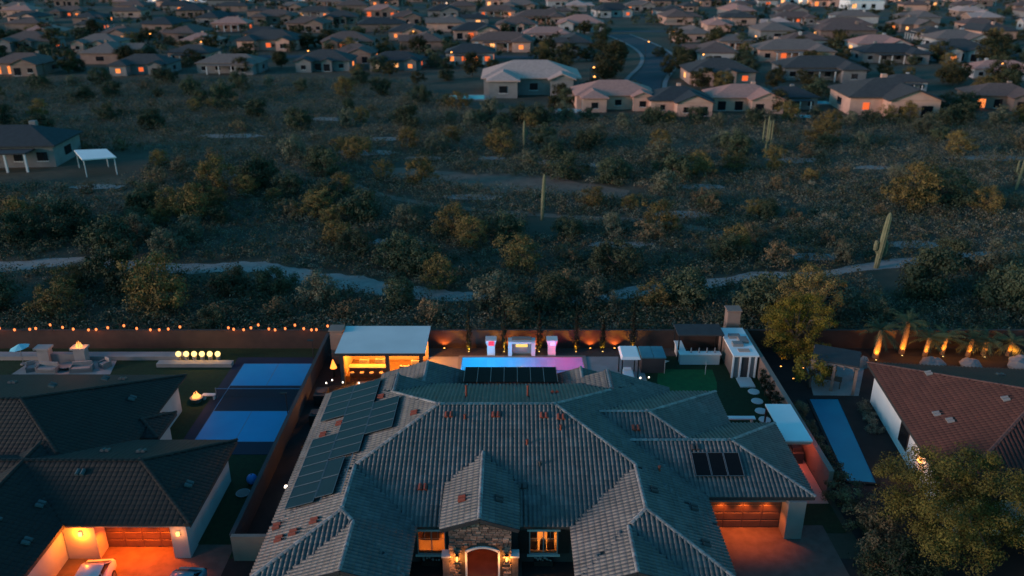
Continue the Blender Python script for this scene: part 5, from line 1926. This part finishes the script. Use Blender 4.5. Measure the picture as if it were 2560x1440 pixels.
for k, (x, y, h, r, lit) in enumerate(((33.7, 68.3, 2.9, .27, 130), (36.5, 69.2, 3.2, .26, 110), (38.4, 68.6, 1.9, .2, 110), (40.2, 69.0, 1.7, .2, 110), (42.4, 68.6, 1.8, .2, 100), (44.0, 68.9, 1.6, .2, 130), (46.2, 68.7, 1.4, .19, 100))):
    palm(x, y, h, r, ['thick palm trunk lit orange beside the small standing boulder', 'tall palm with dark crown and orange lit trunk', 'short palm lit orange above the grey boulder', 'short palm lit orange next to the grey boulder', 'short palm with orange glow before the dark wall',
                      'short palm with the brightest yellow uplight', 'smallest palm with orange uplight by the blue-grey boulder'][k], lit, 90 + k)
# ------------------------------------------------------------------ houses across the scrub
HV = []
def house_variant(w_, d_, gables, e=3.1, m=.40, nwin=4, seed=0, porch=False, storey2=False):
    """one house type, front to -y, built round its own base; materials are swapped on the copies"""
    rg = random.Random(seed)
    t = thing('far_house', 'x', 'house', (0, 0, 0))
    x0, x1, y0, y1 = -w_ / 2, w_ / 2, -d_ / 2, d_ / 2
    blocks = [Block(x0, y0, x1, y1, e, m)]
    for gx, gw, gd, gab in gables:
        blocks.append(Block(gx - gw / 2, y0 - gd, gx + gw / 2, 0, e, m, gable='sn' if gab else 'n'))
    if storey2:
        blocks = [Block(x0, y0, x1, y1, 5.6, m)] + [Block(*b_.rect, e, m, gable=b_.gable) for b_ in blocks[1:]]
    rf = MB()
    for bi, b_ in enumerate(blocks):
        for p, poly in b_.faces():
            top = [(x, y, p.z(x, y) - .003 * bi) for x, y in poly]
            bot = [(x, y, z_ - .2) for x, y, z_ in top]
            n_ = len(poly)
            rf.add(top + bot, [tuple(range(n_)), tuple(range(2 * n_ - 1, n_ - 1, -1))] + [(i, n_ + i, n_ + (i + 1) % n_, (i + 1) % n_) for i in range(n_)])
    roof = rf.build('roof', 'roof_grey', t)
    if rg.random() < .7:
        cx_, cy_ = rg.uniform(-w_ * .25, w_ * .25), rg.uniform(.5, 2)
        MB().box(cx_ - .45, cy_ - .4, e, cx_ + .45, cy_ + .4, blocks[0].z(cx_, cy_) + .9).build('chimney', 'stucco_t', roof)
    wl_ = MB()
    for b_ in blocks:
        block_walls(wl_, b_, .5)
    wl_.build('wall', 'stucco_t', t)
    fronts = []
    for gx, gw, gd, gab in gables:
        fronts.append((gx - gw / 2 + .5, gx + gw / 2 - .5, y0 - gd + .5))
    free = [(x0 + .5, x1 - .5, y0 + .5)]
    for gx, gw, gd, gab in gables:
        nf = []
        for a, c, yy in free:
            ga, gc = gx - gw / 2 + .5, gx + gw / 2 - .5
            if gc <= a or ga >= c:
                nf.append((a, c, yy))
            else:
                if ga - a > 1.5:
                    nf.append((a, ga, yy))
                if c - gc > 1.5:
                    nf.append((gc, c, yy))
        free = nf
    k = 0
    for a, c, yy in fronts + free:
        n_ = max(1, int((c - a) / 3.2))
        for i in range(n_):
            cx_ = a + (c - a) * (i + .5) / n_
            ww, zz0, zz1 = rg.choice([(.7, .9, 2.1), (.9, .2, 2.2), (.55, .9, 2.1)])
            wn = MB().box(cx_ - ww, yy - .05, zz0, cx_ + ww, yy - .003, zz1).build('window', 'darkglass', t)
            MB().box(cx_ - ww - .1, yy - .08, zz0 - .12, cx_ + ww + .1, yy - .052, zz0 - .01).build('sill', 'offwhite', wn)
            k += 1
    for s in (-1, 1):
        MB().box(x1 - .497 if s > 0 else x0 + .45, -1.1, .9, x1 - .45 if s > 0 else x0 + .497, 1.1, 2.1).build('window', 'darkglass', t)
    if porch:
        MB().box(-w_ * .3, y0 - 2.6, 2.5, w_ * .3, y0 + .3, 2.68).build('porch_roof', 'roof_grey', t)
        for i in range(4):
            xx = -w_ * .28 + i * w_ * .56 / 3
            MB().box(xx - .12, y0 - 2.45, 0, xx + .12, y0 - 2.2, 2.499).build('porch_post', 'offwhite', t)
    KIDS[t.name] = list(t.children)
    for ch in t.children:
        KIDS[ch.name] = list(ch.children)
    return t


VARS = [house_variant(16, 11, [(3.6, 8, 3.5, True)], seed=1),
        house_variant(18, 12, [(-5, 6, 3.5, False), (5.4, 5, 2, True)], seed=2),
        house_variant(15, 12, [(2.4, 9, 3.5, True)], seed=3, porch=False),
        house_variant(20, 11, [(6, 6.5, 4, False)], seed=4, porch=True),
        house_variant(14, 10, [], seed=5, porch=True),
        house_variant(17, 13, [(-5, 5.5, 3, True), (1.5, 4, 1.5, True)], seed=6)]
ROOFS = ['roof_grey', 'roof_brown', 'roof_pink', 'roof_slate', 'roof_tan', 'roof_pale']
RNAME = dict(roof_grey='grey', roof_brown='brown', roof_pink='pink', roof_slate='slate-blue', roof_tan='tan', roof_pale='pale pinkish')
WALLS = ['stucco_t', 'stucco_p', 'stucco_g', 'stucco_w', 'stucco_p']
WNAME = dict(stucco_t='tan', stucco_p='peach', stucco_g='grey', stucco_w='white')


def far_house(v, x, y, rz, roof, wallm, lit, label=None, group=None, sc=1.0):
    o = clone(VARS[v], (x, y, 0), rz, sc, label, group, matmap={'roof_grey': roof, 'stucco_t': wallm})
    wins = [c for c in o.children if c.name.startswith('window')]
    lits = []
    for c in wins:
        if rng.random() < lit:
            em = rng.choices(['win_orange', 'win_yellow', 'win_white', 'win_red'], [.5, .17, .05, .28])[0]
            c.material_slots[0].link = 'OBJECT'
            c.material_slots[0].material = M[em]
            lits.append(em)
    return o, lits


NEAR = [  # x, y, rot, variant, roof, wall, lit, label
    (5, 226, 0, 1, 'roof_pale', 'stucco_g', .2, 'long house with pale pinkish roof and grey walls next to a small blue pool', 1.45),
    (24.5, 203, .02, 1, 'roof_pink', 'stucco_p', .0, 'peach house with ribbed pink roof at the edge of the scrub', 1.1),
    (39, 197, .0, 2, 'roof_slate', 'stucco_p', .05, 'peach gabled house with slate roof at the edge of the scrub', 1.0),
    (55, 200, .0, 0, 'roof_pink', 'stucco_p', .0, 'pinkish gabled house with white-framed patio doors at the edge of the scrub', 1.05),
    (66, 201, .0, 4, 'roof_slate', 'stucco_g', .0, 'slate-roofed house with a deep shaded patio between two peach houses', .95),
    (87, 197, -.05, 2, 'roof_grey', 'stucco_p', .1, 'large grey hip-roofed house with peach walls and one orange lamp', 1.35),
    (118, 203, -.1, 0, 'roof_brown', 'stucco_t', .15, 'brown-roofed house with a pale gable beside the large grey hip roof', 1.0),
    (59, 243, 0, 5, 'roof_grey', 'stucco_p', .15, 'grey-roofed house with twin small gables beside the curving road', 1.15),
    (90, 250, .0, 3, 'roof_grey', 'stucco_g', .05, 'long low grey-roofed house behind the large grey hip roof', 1.2),
    (106, 228, -.1, 4, 'roof_grey', 'stucco_w', .05, 'small grey-roofed house with white patio posts behind the brown-roofed house', .8),
    (145, 252, -.1, 3, 'roof_pink', 'stucco_w', .1, 'pink-roofed house with white colonnade at the end of the second row', .9),
    (-150, 262, 0, 0, 'roof_brown', 'stucco_t', .1, 'brown house at the left end of the row beyond the dark scrub', 1.1),
    (-113, 262, 0, 1, 'roof_grey', 'stucco_g', .5, 'grey house with several orange windows beyond the dark scrub', 1.0),
    (-87, 264, 0, 3, 'roof_tan', 'stucco_g', .0, 'tan hip-roofed house with dark patio and pale posts beyond the dark scrub', 1.0),
    (-59, 270, 0, 5, 'roof_grey', 'stucco_g', .3, 'grey-roofed house with small orange windows beyond the dark scrub', 1.05),
    (-37, 272, 0, 1, 'roof_slate', 'stucco_g', .35, 'slate-roofed house with a lit window row beyond the dark scrub', .95),
    (-14, 286, 0, 4, 'roof_slate', 'stucco_w', 1.0, 'slate-roofed house with a bright yellow row of windows', 1.2),
    (134, 315, 0, 0, 'roof_pink', 'stucco_w', .4, 'pink-roofed house with white end gable and orange windows', 1.2),
    (128, 290, 0, 3, 'roof_slate', 'stucco_g', .1, 'dark slate-roofed house before the pink roof with white gable', 1.1),
    (170, 330, 0, 0, 'roof_tan', 'stucco_w', .1, 'tan-roofed house with white end gable at the top of the right-hand slope', 1.3),
    (-88, 146, .08, 4, 'roof_slate', 'stucco_g', .0, 'dark blue-roofed house with pale porch posts alone in the scrub', 1.25)]
taken = []
for x, y, rz, v, rf_, wm_, lit, lb, sc in NEAR:
    far_house(v, x, y, rz, rf_, wm_, lit, lb, None, sc)
    taken.append((x, y, 11 * sc))
cnt = 0
yy = 292
rowi = 0
while yy < 760 and cnt < 250:
    half = .61 * (yy + 14) + 10
    xx = -half + rng.uniform(0, 15)
    while xx < half:
        px, py = xx + rng.uniform(-2, 2), yy + rng.uniform(-3.5, 3.5)
        st = 26 + rng.uniform(0, 7) + (yy - 290) * .02
        xx += st
        if any((px - a) ** 2 + (py - c) ** 2 < (q + 10.5) ** 2 for a, c, q in taken):
            continue
        if 34 < px < 66 and py < 440:
            continue
        if rng.random() < .07:
            continue
        rf_ = rng.choices(ROOFS, [.10, .27, .27, .06, .24, .06] if px > 0 else [.26, .38, .12, .14, .10, 0])[0]
        wm_ = rng.choice(WALLS if px > -20 else ['stucco_t', 'stucco_g', 'stucco_t', 'stucco_p'])
        o, lits = far_house(rng.randrange(len(VARS)), px, py, rng.choice([0, 0, 0, math.pi, math.pi / 2, -math.pi / 2]) + rng.uniform(-.12, .12), rf_, wm_, .2 if px < 40 else .15, 'x', 'x', rng.uniform(1.0, 1.3))
        glow = 'many lit windows' if len(lits) > 2 else ('few lit windows' if lits else 'dark windows')
        zone = 'across the scrub' if py < 420 else 'at the far town end'
        lb = '%s-roofed house with %s walls and %s %s' % (RNAME[rf_], WNAME[wm_], glow, zone)
        o['label'] = lb
        o['group'] = lb.replace('house', 'houses')
        cnt += 1
    yy += 35 + rowi * 2.6
    rowi += 1
# the sources themselves stand beyond the last row
for i, v in enumerate(VARS):
    v.location = (-430 + i * 150, 800, 0)
    v['label'] = 'grey-roofed house with tan walls in the very last row of the town'
    v['group'] = 'houses in the very last row of the town'

# long white commercial buildings behind the houses
for k, (x, y, w_, h) in enumerate(((-250, 640, 60, 7), (-160, 655, 90, 8), (-95, 650, 34, 7), (145, 600, 26, 6), (190, 610, 36, 6), (225, 560, 22, 5))):
    t = thing('commercial_building', ['wide white flat-roofed building at the far left of the town', 'longest white flat-roofed building behind the town', 'white flat-roofed block next to the longest white building', 'small white block among the far right-hand houses', 'white flat-roofed hall among the far right-hand houses',
                                      'low white block in front of the far white hall'][k], 'building', (x, y, 0))
    MB().box(x - w_ / 2, y - 9, 0, x + w_ / 2, y + 9, h).build('wall', 'white', t)
    MB().box(x - w_ / 2 - .3, y - 9.3, h + .001, x + w_ / 2 + .3, y + 9.3, h + .5).build('roof', 'offwhite', t)
    for i in range(int(w_ / 6)):
        xx = x - w_ / 2 + 3 + i * 6
        MB().box(xx - 1.3, y - 9.08, 1.0, xx + 1.3, y - 9.003, 3.4).build('window', rng.choice(['darkglass', 'win_white', 'darkglass', 'win_yellow']), t)

# the near pale canopy on the left
t = thing('carport', 'pale cyan flat canopy on posts beside the dark blue-roofed house', 'carport', (-70.5, 138, 0))
cp = [(-75.6, 140.6), (-70.4, 141.5), (-66.0, 135.4), (-70.8, 133.6)]
MB().prism(cp[::-1], 2.9, 3.08).build('roof', 'white', t)
for x, y in cp:
    cx_, cy_ = -70.7 + (x + 70.7) * .9, 137.8 + (y - 137.8) * .9
    MB().cyl((cx_, cy_, 0), (cx_, cy_, 2.899), .09, .09, 8).build('post', 'offwhite', t)

# pools and garden walls of the first far row
for k, (x, y, a, c) in enumerate(((-11.5, 214, 6, 4), (14.0, 195, 4.2, 3.0), (68.0, 187.5, 3.4, 2.0), (76.5, 206, 2.2, 2.5))):
    t = thing('far_pool', ['pale blue pool at the corner of the long pale-roofed house', 'pale blue pool left of the ribbed pink roof', 'pale blue pool before the shaded patio house', 'small pale blue pool between slate and grey roofs'][k], 'pool', (x, y, 0))
    MB().box(x - a, y - c, 0, x + a, y + c, .12).build('deck', 'concrete', t)
    MB().box(x - a * .75, y - c * .7, .121, x + a * .75, y + c * .7, .14).build('water_surface', mat('poolpale%d' % k, (.16, .62, .68), (.14, .55, .62), .4, .2), t)

# street trees of the town, the nearer ones one by one
tc_ = 0
spots_ = []
tries = 0
while tc_ < 190 and tries < 6000:
    tries += 1
    y = 186 + 190 * rng.random() ** 1.1
    x = rng.uniform(-.62, .62) * (y + 14)
    if y < ymax(x) + 4 or (-18 < x < 2 and y < 224) or (12 < x < 22 and y < 200) or any((x - a) ** 2 + (y - c) ** 2 < (q * .85) ** 2 for a, c, q in taken) or (30 < x < 62 and 222 < y < 425 and abs(x - (37 + (y - 226) * .1)) < 7):
        continue
    if any((x - a) ** 2 + (y - c) ** 2 < 12 for a, c in spots_):
        continue
    spots_.append((x, y))
    kind = rng.choices(['street', 'mesquite', 'paloverde'], [.55, .3, .15])[0]
    lb = {'street': 'olive street tree between the far houses', 'mesquite': 'dark round tree between the far houses', 'paloverde': 'yellow-brown tree between the far houses'}[kind]
    plant(kind, x, y, lb, 'tree', lb.replace(' tree ', ' trees '), rng.uniform(.8, 1.5))
    tc_ += 1
for x, y, sc in ((29, 250, 1.6), (31, 262, 1.7), (34, 275, 1.5), (27, 240, 1.4), (47, 252, 1.2), (53, 262, 1.2), (57, 285, 1.3), (36, 292, 1.3)):
    plant('street', x, y, 'olive roadside tree along the curving road', 'tree', 'trees along the curving road', sc)
rg = np.random.default_rng(9)
for nm, mt, n, sd_ in (('far_trees', 'leaf_street', 900, 21), ('far_dark_trees', 'leaf_mesquite', 800, 22)):
    rr = random.Random(sd_)
    cs = []
    while len(cs) < n * 5:
        y = rr.uniform(285, 820)
        x = rr.uniform(-.64, .64) * (y + 14)
        if 34 < x < 66 and y < 430 or any((x - a) ** 2 + (y - c) ** 2 < (q * .9) ** 2 for a, c, q in taken):
            continue
        h = rr.uniform(2.2, 4.6)
        for q in range(5):
            cs.append((x + rr.uniform(-1.5, 1.5), y + rr.uniform(-1.5, 1.5), h * rr.uniform(.35, .9), h * rr.uniform(.28, .48)))
    V, Q = leaves(rg, cs, 16, .9, .85)
    o = link(npmesh(nm, V, Q, mt), nm)
    tag(o, 'mass of %s trees among the distant houses' % ('olive' if nm == 'far_trees' else 'dark'), None, None, 'stuff')

# street lamps
for k, (x, y) in enumerate(((21.5, 232), (20.0, 214), (58, 262), (138, 240), (-66, 272), (-20, 268), (47, 300), (63, 340), (-110, 300), (-140, 330), (90, 320), (-40, 340))):
    t = thing('street_lamp', 'slim street lamp glowing orange between the far houses', 'street lamp', (x, y, 0), 'street lamps between the far houses')
    MB().cyl((x, y, 0), (x, y, 5.2), .09, .06, 8).build('pole', 'black', t)
    MB().bar((x, y, 5.2), (x + .9, y, 5.35), .07, .07).build('arm', 'black', t)
    MB().ball((x + .95, y, 5.25), .28, 8, 6, .6).build('lamp_head', 'em_warm', t)
